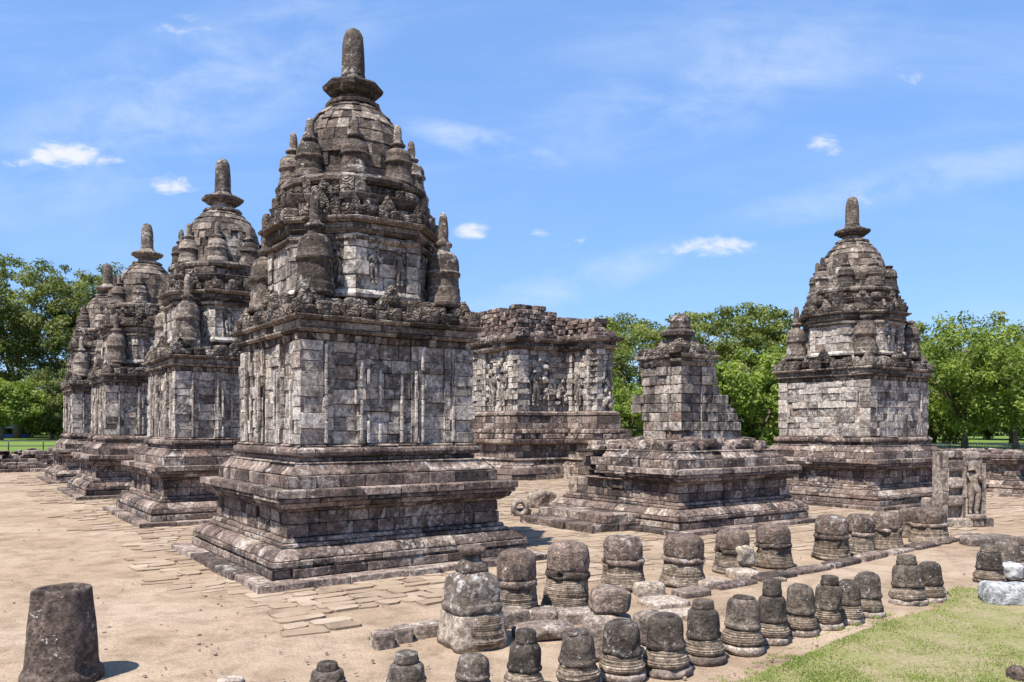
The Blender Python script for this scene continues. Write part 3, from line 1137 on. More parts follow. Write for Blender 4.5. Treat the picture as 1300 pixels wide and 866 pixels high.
for k in range(70):
    x, y_ = rng.uniform(-1.6, 1.65), rng.uniform(-1.6, 1.6)
    if -.75 + xo < x < 1.75 and -.70 < y_ < .7: continue
    sz = rng.uniform(.14, .42)
    hh = rng.uniform(.1, .24)
    rock(m, (x, y_, 1.73 + hh * .45 + (.1 if max(abs(x), abs(y_)) < 1.3 and rng.random() < .4 else 0)), (sz, sz * rng.uniform(.6, 1), hh), rng, rng.uniform(-.5, .5), .09, None, 4, 9, False, 5, rng.uniform(-.2, .2))
for k in range(16):
    x = -1.5 + 3.2 * k / 15
    rock(m, (x, -1.05 + rng.uniform(-.12, .12), 1.83 + rng.uniform(-.02, .04)), (rng.uniform(.2, .42), .4, .22), rng, rng.uniform(-.2, .2), .08, None, 4, 10, False, 5, rng.uniform(-.12, .12))
    rock(m, (-1.02 + rng.uniform(-.12, .12), x, 1.83 + rng.uniform(-.02, .04)), (.4, rng.uniform(.2, .42), .22), rng, rng.uniform(-.2, .2), .08, None, 4, 10, False, 5, rng.uniform(-.12, .12))
course(m, rect(-.95, -.95, 1.6, 1.4), [(0, 1.74), (.03, 1.84), (-.02, 1.99)], rng, L=.35, depth=.6, jit=.04, ch=.03)
flat_cap(m, rect(-.8, -.8, 1.5, 1.2), 1.95)
m.build('rubble_course', M_RUIN, t6)

# ------------------------------------------------------------------ large ruined sanctuary behind
rng = random.Random(77)
O7 = Vector((.25, 36.0))
t7 = empty('ruined_sanctuary', (O7.x, O7.y, 0), ROW, 'large roofless cruciform sanctuary with relief figures between the temples, trees behind', 'temple')
pp = [(-.45, -.45), (2.35, -.45), (2.35, -2.35), (4.1, -2.35), (4.1, 6), (-.45, 6)]
m = MB()
for (a, b, d0, d1) in ((-.05, .24, .62, .60), (.24, .50, .60, .58), (.50, .62, .50, .40), (.62, .80, .36, .30)):
    course(m, pp, [(d0, a), (d1, b)], rng, L=.7, depth=.8, jit=.02, ch=.014)
m.build('base_moulding', M_PED, t7)
m = MB()
course(m, pp, [(.34, .80), (.38, .86), (.34, .93)], rng, L=.8, depth=.6)
for (a, b) in ((.93, 1.22), (1.22, 1.52)):
    course(m, pp, [(.12, a), (.12, b)], rng, L=.6, depth=.5, jit=.02)
m.build('pedestal_wall', M_PED, t7)
m = MB()
course(m, pp, [(.24, 1.52), (.36, 1.60), (.38, 1.74)], rng, L=.9, depth=.9, jit=.015)
course(m, pp, [(.26, 1.74), (.24, 1.98)], rng, L=.34, depth=.5, jit=.05, ch=.04)
course(m, pp, [(.22, 1.98), (.20, 2.20)], rng, L=.30, depth=.5, jit=.06, ch=.05)
flat_cap(m, [(-.4, -.4), (2.3, -.4), (2.3, -2.3), (4.1, -2.3), (4.1, 6), (-.4, 6)], 1.95)
m.build('pedestal_slab', M_RUIN, t7)
p7 = [(0, 0), (2.8, 0), (2.8, -2.1), (3.75, -2.1), (3.75, 5), (0, 5)]
m = MB()
for (a, b, d) in ((1.95, 2.2, .28), (2.2, 2.45, .26), (2.45, 2.75, .18)):
    course(m, p7, [(d, a), (d, b)], rng, L=.8, depth=.6, jit=.02)
course(m, p7, [(.10, 2.75), (.2, 2.82), (.2, 2.92), (.08, 2.99)], rng, L=.8, depth=.5)
m.build('base_course', M_PED, t7)
wall7 = [(0, 0), (.55, 0), (.55, .16), (1.75, .16), (1.75, 0), (2.1, 0), (2.1, .10), (2.8, .10), (2.8, -.35), (2.95, -.35), (2.95, -1.2), (2.80, -1.2), (2.8, -2.1),
         (3.12, -2.1), (3.12, -1.98), (3.75, -1.98), (3.75, 5), (0, 5), (0, 2.6), (.14, 2.6), (.14, .75), (0, .75)]
m = MB()
z = 2.99
for k in range(11):
    course(m, wall7, [(0, z), (0, z + .25)], rng, L=.42, depth=.45, jit=.035, ch=.016, gap=.014)
    z += .25
m.build('wall', M_WALL, t7)
m = MB()
course(m, p7, [(.02, 5.74), (.12, 5.84), (.14, 5.92)], rng, L=.5, depth=.5, jit=.02)
course(m, p7, [(.06, 5.92), (.06, 6.06)], rng, L=.5, depth=.5, jit=.02)
course(m, p7, [(.16, 6.06), (.26, 6.16), (.27, 6.28)], rng, L=.5, depth=.7, jit=.04)
m.build('cornice', M_TOP, t7)


def drop7(x, y, z):
    lim = 7.75
    if x > 2.6 and y < 0: lim = 7.15 - max(0, x - 2.8) * .75 + .22 * nz3(x, y, 0, 2.0, 1)
    elif x > 1.6: lim = 7.66 - .25 * (x - 1.6) + .15 * nz3(x, y, 0, 2.4, 1)
    else: lim = 7.68 + .12 * nz3(x, y, 0, 2, 1)
    if z > lim: return True
    return .02 + .16 * max(0, nz3(x, y, z, 2.4, 5)) + .05 * rng.random()


m = MB()
z = 6.28
top7 = [(.05, .05), (2.75, .05), (2.75, -1.95), (3.7, -1.95), (3.7, 5), (.05, 5)]
k = 0
while z < 7.75:
    h = rng.uniform(.17, .23)
    course(m, top7, [(.10 - .02 * k, z), (.10 - .02 * k, z + h)], rng, L=.32, depth=.9, jit=.05, ch=.03, gap=.016, drop=drop7, var=.5)
    z += h
    k += 1
flat_cap(m, [(.3, .4), (3.3, .4), (3.3, 4.8), (.3, 4.8)], 6.9)
frieze(m, [(-.1, -.1), (2.7, -.1), (2.7, -2.15), (3.9, -2.15), (3.9, 4), (3.2, 4), (-.1, 4)], 6.27, rng, .15, .35, .35, .35, skip=.15)
m.build('broken_attic', M_RUIN, t7)
for (x, y_, rz, hh, mi) in ((1.0, .06, 0, 1.75, 1), (2.45, .02, 0, 1.3, -1), (.06, 1.25, -math.pi / 2, 1.8, -1), (.06, 2.1, -math.pi / 2, 1.7, 1), (2.86, -.8, -math.pi / 2, 1.5, 1), (3.42, -2.02, 0, 1.6, -1)):
    figure_mesh('relief_figure', M_WALL, t7, (x, y_, 3.05 + .15), rz, hh, mi)
for (x, y_, z, w_, hh) in ((1.15, -.0, 4.95, 1.0, .35), (.05, 1.5, 5.0, 1.3, .3), (2.45, -.05, 3.2, .5, .8), (3.4, -2.1, 3.2, .4, .7), (.35, .12, 3.6, .18, 1.2), (1.62, .08, 3.6, .2, 1.6), (.05, .95, 3.7, .2, 1.4), (.05, 2.45, 3.7, .2, 1.4)):
    m = MB()
    for q in range(int(6 + hh * 6)):
        xx, yy = (x + rng.uniform(-.5, .5) * w_, y_) if not (x < .1 and y_ > .5) else (x, y_ + rng.uniform(-.5, .5) * w_)
        rock(m, (xx, yy, z + rng.uniform(0, hh)), (rng.uniform(.12, .28), rng.uniform(.12, .28), rng.uniform(.14, .3)), rng, rng.uniform(0, 1), .16, None, 4, 3, False, 5)
    m.build('relief_carving', M_WALL, t7)


# ------------------------------------------------------------------ low ruins
rng = random.Random(88)
t8 = empty('temple_pedestal', (17.2, 29.8, 0), ROW, 'low dark moulded temple pedestal without a temple, behind the standing figure slab at right', 'ruin')
pedestal(t8, rng, low=True)
m = MB()
for k in range(40):
    sz = rng.uniform(.15, .4)
    rock(m, (rng.uniform(-1.5, 1.5), rng.uniform(-1.5, 1.5), 1.37 + .04), (sz, sz * .8, rng.uniform(.08, .16)), rng, rng.uniform(0, 3), .13)
m.build('rubble_course', M_RUIN, t8)

rng = random.Random(89)
t9 = empty('ruined_pedestal', (-25.6, 43.2, 0), ROW, 'collapsed reddish pedestal heap beyond the last temple, before the lawn at left', 'ruin')
t9.scale = (1, 1, .66)


def drop9(x, y, z):
    if z > .95 and (y > .2 or x > .8 or nz3(x, y, z, 1.2, 4) > .1): return True
    return .10 * max(0, nz3(x, y, z, 2, 8)) + .001


m = MB()
for (a, b, d) in ((-.05, .25, 2.1), (.25, .5, 2.0), (.5, .75, 1.75), (.75, 1.0, 1.7), (1.0, 1.3, 1.95), (1.3, 1.6, 1.6)):
    course(m, square(d), [(0, a), (0, b)], rng, L=.55, depth=.7, jit=.04, ch=.03, drop=drop9)
flat_cap(m, square(1.5), .95)
m.build('stone_courses', M_RUIN, t9)
m = MB()
for k in range(60):
    a, rr = rng.uniform(0, 6.28), rng.uniform(.2, 1.5)
    sz = rng.uniform(.25, .6)
    rock(m, (rr * math.cos(a), rr * math.sin(a), 1.0 + (1.5 - rr) * .55 * rng.random()), (sz, sz * .8, sz * .6), rng, rng.uniform(0, 3), .12)
m.build('rubble_heap', M_RUIN, t9)

t10 = empty('rubble_wall', (-29.0, 43.0, 0), R(4), 'low wall of dark stacked rubble at the far left edge before the lawn', 'wall')
t10.scale = (1, 1, .62)
m = MB()
for k in range(150):
    x = rng.uniform(-4.5, 3.2)
    z = rng.uniform(0, 1)
    sz = rng.uniform(.25, .55)
    rock(m, (x, rng.uniform(-.4, .4), .1 + z * (.85 + .35 * nz3(x, 0, 0, .8))), (sz, sz * .9, sz * .6), rng, rng.uniform(0, 3), .11)
m.build('stacked_rubble', M_RUIN, t10)
m = MB()
course(m, rect(-4.6, -.8, 3.3, .7), [(0, -.05), (0, .32)], rng, L=.8, depth=.5, jit=.03, ch=.02)
m.build('footing', M_BLOCK, t10)

# ------------------------------------------------------------------ relief slab with standing figure
rng = random.Random(90)
p = ground_at(1227, 668)
sl = empty('relief_slab', (p.x, p.y + .2, 0), R(4), 'upright weathered stone slab carved with a standing figure, three dark slots beside it', 'relief')
m = MB()
rock(m, (-.01, .16, .93), (1.08, .30, 1.58), rng, 0, .02, .6, 10, 14)
for (x0, y0, x1, z1) in ((-.55, -.14, -.41, 1.72), (-.03, -.10, .06, 1.68), (.46, -.06, .54, 1.50)):
    z = .17
    while z < z1 - .1:
        h = min(rng.uniform(.3, .6), z1 - z)
        course(m, rect(x0, y0, x1, .13), [(0, z), (0, z + h)], rng, L=.5, depth=.03, jit=.010)
        z += h
rock(m, (.27, .10, 1.63), (.46, .24, .2), rng, 0, .12, .5)
m.build('frame', M_BLOCK, sl)
for (x, z, wd, hh) in ((-.23, .58, .38, .24), (-.23, 1.0, .38, .24), (-.23, 1.40, .38, .26), (-.32, 1.66, .15, .16), (-.13, 1.65, .14, .18)):
    m = MB()
    rock(m, (x, .0, z), (wd, .26, hh), rng, 0, .05, None, 5, 9)
    m.build('spacer_block', M_BLOCK, sl)
m = MB()
course(m, rect(-.62, -.20, .60, .36), [(0, -.03), (0, .18)], rng, L=.4, depth=.25, jit=.015, ch=.02)
flat_cap(m, rect(-.5, -.1, .5, .3), .17)
rock(m, (.27, -.14, .21), (.42, .22, .12), rng, 0, .1)
m.build('footing', M_BLOCK, sl)
figure_mesh('figure', M_FIG, sl, (.27, -.03, .25), R(-14), 1.20, 1)

# ------------------------------------------------------------------ foreground stupas
A_BASE = [(1.0, 0), (1.02, .05), (.97, .075), (.955, .12), (.925, .135), (.935, .18), (.90, .195), (.905, .24), (.875, .255), (.88, .30), (.85, .32), (.845, .44), (.82, .46)]
A_COLLAR = [(.84, .455), (.90, .475), (.92, .51), (.90, .55), (.84, .57)]
A_BELL = [(.83, .55), (.84, .62), (.85, .72), (.84, .82), (.80, .90), (.72, .955), (.60, .985), (.40, 1.0), (.1, .995)]
B_DISC = [(1.0, -.03), (1.05, .02), (1.06, .08), (1.02, .115), (.9, .12)]
B_BASE = [(.85, .115), (.97, .135), (1.01, .17), (1.02, .225), (1.0, .255), (.96, .262), (.96, .275), (.95, .30), (.91, .308), (.91, .322), (.89, .345), (.84, .352), (.83, .40), (.78, .425)]
B_BELL = [(.80, .415), (.86, .425), (.885, .455), (.875, .505), (.82, .52), (.815, .62), (.80, .74), (.775, .84), (.72, .905), (.60, .955), (.46, .965)]
B_TOP = [(.50, .95), (.47, .97), (.44, .995), (.3, 1.0), (.05, .99)]


def place_stupa(px, py, top, wpx, label, group, kind, seed, neck=0.0, sq=0, stub=0.0, name='votive_stupa', dark=True, tilt=(0, 0), hole=False, zbase=0.0):
    rng = random.Random(seed * 7 + 3)
    df = HC * FPX / (py - PYH)
    r0 = wpx / 2 / FPX * (df + .25)
    c = ground_at(px, py)
    d = df + r0 * .9
    x = (px - PX0) / FPX * d
    h = HC - (top - PYH) * (d + r0 * .35) / FPX
    o = empty(name, (x, d, 0), rng.uniform(0, 6.28), label, 'stupa', group)
    S = lambda pr: [(a * r0, b * hb) for a, b in pr]
    o.rotation_euler = (rng.gauss(0, .025), rng.gauss(0, .025), o.rotation_euler[2])
    o.scale = (1, rng.uniform(.93, 1.05), 1)
    off = seed * 3.3
    hb = h * (1 - neck)
    if kind == 'A':
        m = MB()
        lathe(m, S(A_BASE), rng.random(), 40, amp=.009, fs=6, off=off, chip=.05, col=[rng.random() for _ in A_BASE])
        m.build('banded_base', M_BAND, o)
        m = MB()
        lathe(m, S(A_COLLAR), rng.random(), 40, amp=.008, fs=8, off=off + 2, chip=.10)
        b = m.build('bell', M_BELLA, o)
        m2 = MB()
        lathe(m2, S(A_BELL), rng.random() * .6 + .2, 44, amp=.009, fs=8, off=off + 4, chip=.035)
        bb = m2.build('bell', M_BELLA, o)
        b.name = 'collar'
    else:
        m = MB()
        lathe(m, S(B_DISC), rng.random(), 36, amp=.016, fs=7, off=off, chip=.06)
        m.build('base_disc', M_BLOCK, o)
        m = MB()
        lathe(m, S(B_BASE), rng.random(), 40, amp=.007, fs=6, off=off + 1, chip=.03, col=[rng.random() for _ in B_BASE])
        m.build('banded_base', M_BAND, o)
        m = MB()
        lathe(m, S(B_BELL) + ([] if (neck or stub) else S(B_TOP)), rng.random() * .7, 44, amp=.006, fs=9, off=off + 4, chip=.03, sq=0, tilt=tilt)
        m.build('bell', M_BELL, o)
        if neck:
            m = MB()
            nr = r0 * .52
            z0 = hb * .955
            lathe(m, [(nr * 1.05, z0 - .01), (nr * 1.08, z0 + (h - z0) * .3), (nr, z0 + (h - z0) * .5), (nr * .98, z0 + (h - z0) * .9), (nr * .8, h), (.02, h)], rng.random() * .6, 28, amp=.006, fs=9, off=off, tilt=tilt)
            m.build('neck', M_BELL, o)
        elif stub:
            m = MB()
            nr = r0 * stub
            lathe(m, [(nr, hb * .94), (nr, hb * .985), (nr * .92, hb), (.02, hb)], rng.random() * .6, 24, amp=.008, fs=9, off=off, sq=sq, rot=.5)
            m.build('neck', M_BELL, o)
    return o


GA = 'broad bell stupas in the back row'
GB = 'small dark stupas in the front row'
place_stupa(656, 788, 696, 60, 'broad brown stupa with rough lichened top just right of the tall square-based one', GA, 'A', 1)
place_stupa(718, 778, 686, 64, 'broad smooth-domed stupa with a sharp collar between lichened and white-banded ones', GA, 'A', 2)
place_stupa(791, 751, 679, 57, 'broad stupa with white lichen below its collar behind the stacked blocks', GA, 'A', 3)
place_stupa(867, 746, 677, 60, 'broad reddish bell stupa standing alone before the ruined temple pedestal', GA, 'A', 4)
place_stupa(929, 729, 671, 52, 'broad stupa partly behind the pale boulder', GA, 'A', 5)
place_stupa(982, 722, 665, 52, 'broad stupa just right of and behind the pale boulder', GA, 'A', 6)
place_stupa(1055, 711, 653, 48, 'leftmost and nearest of three close broad stupas before the right temple', GA, 'A', 7)
place_stupa(1090, 705, 652, 44, 'middle one of three close broad stupas before the right temple', GA, 'A', 8)
place_stupa(1126, 699, 649, 42, 'rightmost of three close broad stupas before the right temple', GA, 'A', 9)
place_stupa(1153, 683, 645, 26, 'slim stupa half hidden behind the stupa beside the figure slab', GA, 'A', 10)
place_stupa(1180, 691, 643, 48, 'broad stupa immediately left of the figure slab', GA, 'A', 11)
place_stupa(416, 884, 838, 52, 'lowest cut-off stupa top with stepped rings at the bottom edge, leftmost small one', GB, 'B', 21, neck=.22)
place_stupa(516, 893, 825, 58, 'dark stupa with a rounded shoulder and hollow top at the bottom edge', GB, 'B', 22, neck=.20)
place_stupa(599, 890, 828, 52, 'plain dark bell at the bottom edge below the tall square-based stupa', GB, 'B', 23)
place_stupa(664, 884, 797, 53, 'white-speckled dark stupa with a neck, below the flat boulder', GB, 'B', 24, neck=.18)
place_stupa(734, 878, 797, 55, 'dark stupa with a square socket on its flat top', GB, 'B', 25, stub=.5, sq=6)
place_stupa(790, 867, 785, 58, 'dark stupa directly in front of the two stacked blocks', GB, 'B', 26)
place_stupa(846, 860, 777, 57, 'dark plain-topped stupa just right of the stacked blocks', GB, 'B', 27)
place_stupa(894, 843, 760, 50, 'dark stupa with low rounded cap before the flat slabs, fourth from the sandy patch', GB, 'B', 28, neck=.10)
place_stupa(942, 831, 755, 52, 'dark stupa with a grey-scuffed flat cap below the pale boulder', GB, 'B', 29, stub=.52)
place_stupa(980, 818, 734, 44, 'dark stupa with the tallest round neck in the front row', GB, 'B', 30, neck=.24)
place_stupa(1016, 808, 740, 43, 'plain rounded dark stupa next to the tall-necked one', GB, 'B', 31)
place_stupa(1048, 800, 729, 40, 'dark stupa with a short leaning neck in the middle of the front row', GB, 'B', 32, neck=.14, tilt=(-.05, 0))
place_stupa(1077, 793, 735, 34, 'small crooked lichen-spotted stupa squeezed between two darker ones', GB, 'B', 33, tilt=(.05, 0))
place_stupa(1101, 785, 725, 39, 'plain stupa ending the close front row before the sandy gap', GB, 'B', 34)
place_stupa(1153, 770, 704, 44, 'spotted stupa with a dark square cap at the grass edge', GB, 'B', 35, neck=.16)
place_stupa(1182, 766, 712, 36, 'flat-topped stupa close behind the one with a dark square cap', GB, 'B', 36)
place_stupa(1256, 742, 691, 36, 'dark stupa with a bumpy cap near the grey-white rocks', GB, 'B', 37, neck=.15)
place_stupa(1278, 736, 684, 36, 'stupa right behind the bumpy-capped one', GB, 'B', 38)
place_stupa(1299, 728, 681, 36, 'dark stupa cut by the right edge of view', GB, 'B', 39, neck=.2)

# the tall square-based stupa
rng = random.Random(5)
p = ground_at(597, 826)
o = empty('tall_stupa', (p.x, p.y + .33, 0), R(28), 'tall square-based stupa with pale grey lichen and a square cap, nearest the big temple', 'stupa')
o.scale = (.88, .88, 1.0)
hA = 1.03
m = MB()
lathe(m, [(.345, -.02), (.350, .06), (.335, .12), (.32, .20), (.31, .28), (.305, .335), (.29, .345)], .55, 44, amp=.012, fs=5, sq=9, off=4, chip=.05)
m.build('square_base', M_FIG, o)
m = MB()
lathe(m, [(.33, .02), (.365, .05), (.36, .09), (.335, .10), (.35, .13), (.345, .165), (.32, .175), (.33, .21), (.325, .24), (.305, .25), (.31, .32)], .5, 40, .06, -.05, amp=.006, fs=8, off=6)
m.build('carved_rings', M_BAND, o)
m = MB()
lathe(m, [(.285, .345), (.312, .355), (.32, .40), (.31, .44), (.29, .45), (.293, .55), (.29, .64), (.27, .70), (.215, .745), (.165, .77)], .55, 44, amp=.012, fs=5, sq=4.5, off=14, chip=.05)
m.build('bell', stone_mat('lichened bell stone', DARK_ST, lichen=1.0, algae=.35, spot=.9, lichen_col=(.46, .45, .43)), o)
m = MB()
lathe(m, [(.172, .76), (.168, .80), (.135, .855), (.10, .89), (.092, .955)], .6, 32, amp=.008, fs=7, sq=6, off=24)
m.build('neck', M_BELL, o)
m = MB()
lathe(m, [(.115, .95), (.145, .965), (.148, 1.01), (.13, hA), (.02, hA)], .5, 32, amp=.010, fs=8, sq=6, off=34)
m.build('cap', M_BELLA, o)

# hollow truncated cone, near left
rng = random.Random(6)
p = ground_at(70, 872)
o = empty('stone_cone', (p.x - .08, p.y + .26, 0), 0, 'hollow truncated stone cone standing alone on the sand at near left', 'stupa')
hc = .83
m = MB()
lathe(m, [(.345, -.02), (.35, .05), (.335, .085), (.315, .10), (.305, .14), (.30, .30), (.283, .50), (.262, .70), (.25, .80), (.243, hc), (.20, hc), (.185, hc - .06), (.02, hc - .10)], .4, 56, amp=.014, fs=5, off=2, chip=.09)
m.build('cone_body', stone_mat('cone stone', [(.0, (.055, .042, .036)), (.5, (.115, .085, .07)), (1, (.20, .155, .125))], lichen=.0, algae=.3, spot=.9, bump=.8), o)


# ------------------------------------------------------------------ loose blocks and boulders
def block(px, py, z0, dim, rz, label, mat, seed, name='stone_block', amp=.07, sq=6, n=7, cat='block', group=None, tilt=0.0, parent=None):
    rg = random.Random(seed)
    p = ground_at(px, py)
    m = MB()
    rock(m, (0, 0, dim[2] / 2), dim, rg, 0, amp, None, n, sq, False, 3.2, tilt)
    b = m.build(name, mat, None, (p.x, p.y + dim[1] * .4, z0), rz)
    return tag(b, label, cat, group)


block(946, 729, .10, (.40, .36, .36), R(20), 'pale cream boulder with a pointed top among the back stupas', M_PALE, 1, 'boulder', .10, 3.2, 8, 'boulder')
block(946, 735, -.05, (.42, .4, .17), R(10), 'flat dark stone carrying the pale boulder', M_BLOCK, 2, 'flat_stone', .06, 6)
block(690, 812, -.04, (.70, .42, .19), R(10), 'flat brown boulder in front of the lichened broad stupas', M_BLOCK, 3, 'boulder', .10, 3.0, 8, 'boulder')
block(686, 788, -.04, (.46, .36, .17), R(-15), 'smaller brown boulder behind the flat boulder', M_BLOCK, 4, 'boulder', .10, 3.5, 8, 'boulder')
block(646, 796, -.06, (.46, .32, .24), R(25), 'rectangular footing block at the foot of the lichened broad stupa', M_BLOCK, 41, 'stone_block', .03, 10)
block(742, 789, -.05, (.62, .32, .17), R(22), 'long low kerb block below the smooth-domed stupa', M_BLOCK, 42, 'stone_block', .03, 10)
block(774, 838, -.04, (.52, .42, .46), R(-8), 'large brown block carrying a smaller dark block', M_BLOCK, 5, 'stone_block', .05, 8)
block(777, 836, .43, (.42, .32, .25), R(4), 'rough dark block lying on top of the large brown block', M_BELLA, 6, 'stone_block', .08, 5)
block(830, 818, -.04, (.34, .4, .34), R(12), 'squat block wedged right of the stacked blocks', M_BLOCK, 7, 'stone_block', .06, 6)
GK = 'kerb blocks left of the tall stupa'
block(484, 822, -.06, (.21, .22, .21), R(30), 'leftmost end kerb block on the sand', M_BLOCK, 8, 'kerb_stone', .03, 10, group=GK)
block(508, 815, -.06, (.21, .22, .21), R(30), 'middle kerb block between the end one and the long one', M_BLOCK, 9, 'kerb_stone', .03, 10, group=GK)
block(540, 808, -.06, (.34, .22, .20), R(32), 'long kerb block touching the tall square-based stupa', M_BLOCK, 10, 'kerb_stone', .03, 10, group=GK)
GS = 'flat slabs between the stupa rows'
slabs = [(846, 770, (.58, .50, .11), 25, 'wide cracked flat slab behind the plain-topped stupas'), (880, 757, (.52, .34, .13), 30, 'flat slab leading to the pale boulder'),
         (826, 756, (.40, .34, .20), 5, 'raised block slab right of the rough dark block'), (866, 786, (.66, .38, .11), 15, 'low broken slab behind the low-capped stupa'),
         (908, 746, (.50, .26, .15), 32, 'long rounded slab left of the pale boulder'), (983, 738, (.40, .3, .09), 20, 'thin slab right of the pale boulder')]
for i, (px, py, dim, a, lb) in enumerate(slabs):
    block(px, py, -.05, dim, R(a), lb, M_BLOCK, 20 + i, 'flat_slab', .08, 6, cat='slab', group=GS)
block(1290, 770, -.05, (.58, .5, .32), R(-5), 'big grey-white rock on the grass at the right edge', M_GREY, 11, 'boulder', .09, 4, 8, 'boulder')
block(1293, 741, .02, (.34, .3, .26), R(10), 'smaller white-crusted rock behind the big grey one', M_GREY, 12, 'boulder', .10, 4, 8, 'boulder')
block(1302, 868, -.05, (.18, .2, .17), R(10), 'dark stone in the bottom right corner of the grass', M_BELLA, 13, 'boulder', .1, 3, 6, 'boulder')
block(1262, 692, -.05, (1.2, .5, .22), R(20), 'long low brown slab behind the right edge stupas', M_BLOCK, 14, 'flat_slab', .06, 5, cat='slab')
block(290, 866, -.05, (.22, .16, .075), R(5), 'flat tan stone half buried at the bottom edge', M_BLOCK, 15, 'flat_stone', .08, 4)
p = ground_at(690, 645)
block(688, 644, -.05, (.8, .5, .48), R(30), 'pale brown fallen block beside the ruined pedestal steps', M_BLOCK, 17, 'stone_block', .06, 6)
block(662, 655, -.05, (.5, .4, .25), R(20), 'small fallen block nearest the big temple pedestal', M_BLOCK, 18, 'stone_block', .06, 6)
# fallen ring stone
rg = random.Random(19)
m = MB()
ns, nt_ = 22, 10
for i in range(ns):
    a = 2 * math.pi * i / ns
    for j in range(nt_):
        t = 2 * math.pi * j / nt_
        rr = .17 + .075 * math.cos(t) + .015 * nz3(math.cos(a), math.sin(a), t, 3)
        m.v.append((rr * math.cos(a), .085 * math.sin(t), .23 + rr * math.sin(a)))
for i in range(ns):
    for j in range(nt_):
        i2, j2 = (i + 1) % ns, (j + 1) % nt_
        m.face((i * nt_ + j, i2 * nt_ + j, i2 * nt_ + j2, i * nt_ + j2), .6, True)
p = ground_at(660, 655)
tag(m.build('ring_stone', M_BLOCK, None, (p.x, p.y - .1, -.01), R(15)), 'round carved stone ring leaning by the big temple pedestal corner', 'carving')
# kerb along the back stupa row
GQ = 'long kerb stones before the back stupas'
rg = random.Random(31)
ka, kb = ground_at(905, 748), ground_at(1240, 680)
kd = (kb - ka)
nk = 9
ang = math.atan2(kd.y, kd.x)
for i in range(nk):
    c = ka + kd * ((i + .5) / nk)
    m = MB()
    L_ = kd.length / nk
    rock(m, (0, 0, 0), (L_ * rg.uniform(.86, .98), rg.uniform(.24, .36), .16), rg, 0, .03, None, 7, 9)
    b = m.build('kerb_stone', M_PED, None, (c.x, c.y, -.02 + rg.uniform(-.02, .015)), ang + rg.uniform(-.04, .04))
    tag(b, 'low flat stone in the kerb line running from the pale boulder to the figure slab', 'kerb', GQ)
b = block(1178, 664, .0, (.17, .2, .60), R(5), 'short square stone post behind the stupa beside the figure slab', M_BLOCK, 33, 'stone_post', .04, 8, cat='post')
b = block(1163, 668, .0, (.32, .3, .42), R(5), 'small squat block behind the slim hidden stupa', M_BLOCK, 34, 'stone_block', .05, 6)

# small loose gravel lying on the sand
rg = random.Random(55)
m = MB()
for k in range(800):
    px, py = rg.uniform(0, 1300), 600 + 266 * rg.random() ** .7
    p = ground_at(px, py)
    if p.y > 30: continue
    lx, ly = Lc(p.x, p.y)
    if abs(lx) < 2.6 and abs(ly) < 2.6: continue
    s = .004 + .02 * rg.random() ** 2.5
    rock(m, (p.x, p.y, s * .2), (s * 2, s * 1.5, s), rg, rg.uniform(0, 3), .15, None, 2, 3)
tag(m.build('gravel', M_GRIT), 'scattered small pebbles on the sandy ground', 'gravel', kind='stuff')

# ------------------------------------------------------------------ dry grass patch, near right
edge = [(850, 915), (925, 872), (1005, 841), (1078, 809), (1134, 788), (1190, 774), (1207, 760), (1203, 751), (1225, 747), (1262, 752), (1300, 752), (1380, 752)]
pts = [ground_at(a, b) for a, b in edge]
outl = []
for a, b in zip(pts, pts[1:]):
    for k in range(6):
        q = a.lerp(b, k / 6)
        w_ = .09 * nz3(q.x, q.y, 0, 3, 2) + .06 * nz3(q.x, q.y, 0, 9, 3)
        outl.append((q.x + w_, q.y + w_))
outl += [(12, pts[-1].y), (12, 3.0), (pts[0].x, 3.0)]
m = MB()
for q in outl: m.v.append((q[0], q[1], .020))
m.face(tuple(range(len(outl))), .5)
tag(m.build('dry_turf', M_TURF), kind='structure')


def inside(x, y, poly):
    c = False
    j = len(poly) - 1
    for i in range(len(poly)):
        xi, yi = poly[i]
        xj, yj = poly[j]
        if (yi > y) != (yj > y) and x < (xj - xi) * (y - yi) / (yj - yi) + xi: c = not c
        j = i
    return c


rg = random.Random(44)
m = MB()
cnt = 0
while cnt < 75000:
    px, py = rg.uniform(840, 1340), rg.uniform(745, 885)
    p = ground_at(px, py)
    cnt += 1
    if not inside(p.x, p.y, outl):
        if not inside(p.x + .16, p.y - .14, outl) or nz3(p.x, p.y, 0, 6, 4) < .12: continue
    dens = nz3(p.x, p.y, 0, .9, 1) + .7 * nz3(p.x, p.y, 0, 3.1, 2)
    near_edge = not inside(p.x - .12, p.y + .10, outl)
    if rg.random() > .30 + 1.0 * dens + (.22 if near_edge else .0): continue
    h = rg.uniform(.008, .026) * (1.25 if near_edge else 1)
    a = rg.uniform(0, 6.28)
    wv = .005
    lx, ly = rg.uniform(-.6, .6) * h * 1.6, rg.uniform(-.6, .6) * h * 1.6
    b0 = len(m.v)
    m.v += [(p.x - wv * math.cos(a), p.y - wv * math.sin(a), .022), (p.x + wv * math.cos(a), p.y + wv * math.sin(a), .022), (p.x + lx, p.y + ly, .022 + h)]
    m.face((b0, b0 + 1, b0 + 2), min(1, max(0, .35 - .5 * dens + rg.uniform(-.2, .35))))
tag(m.build('grass', M_BLADE), 'short patchy green and straw grass beside the small stupas', 'grass', kind='stuff')


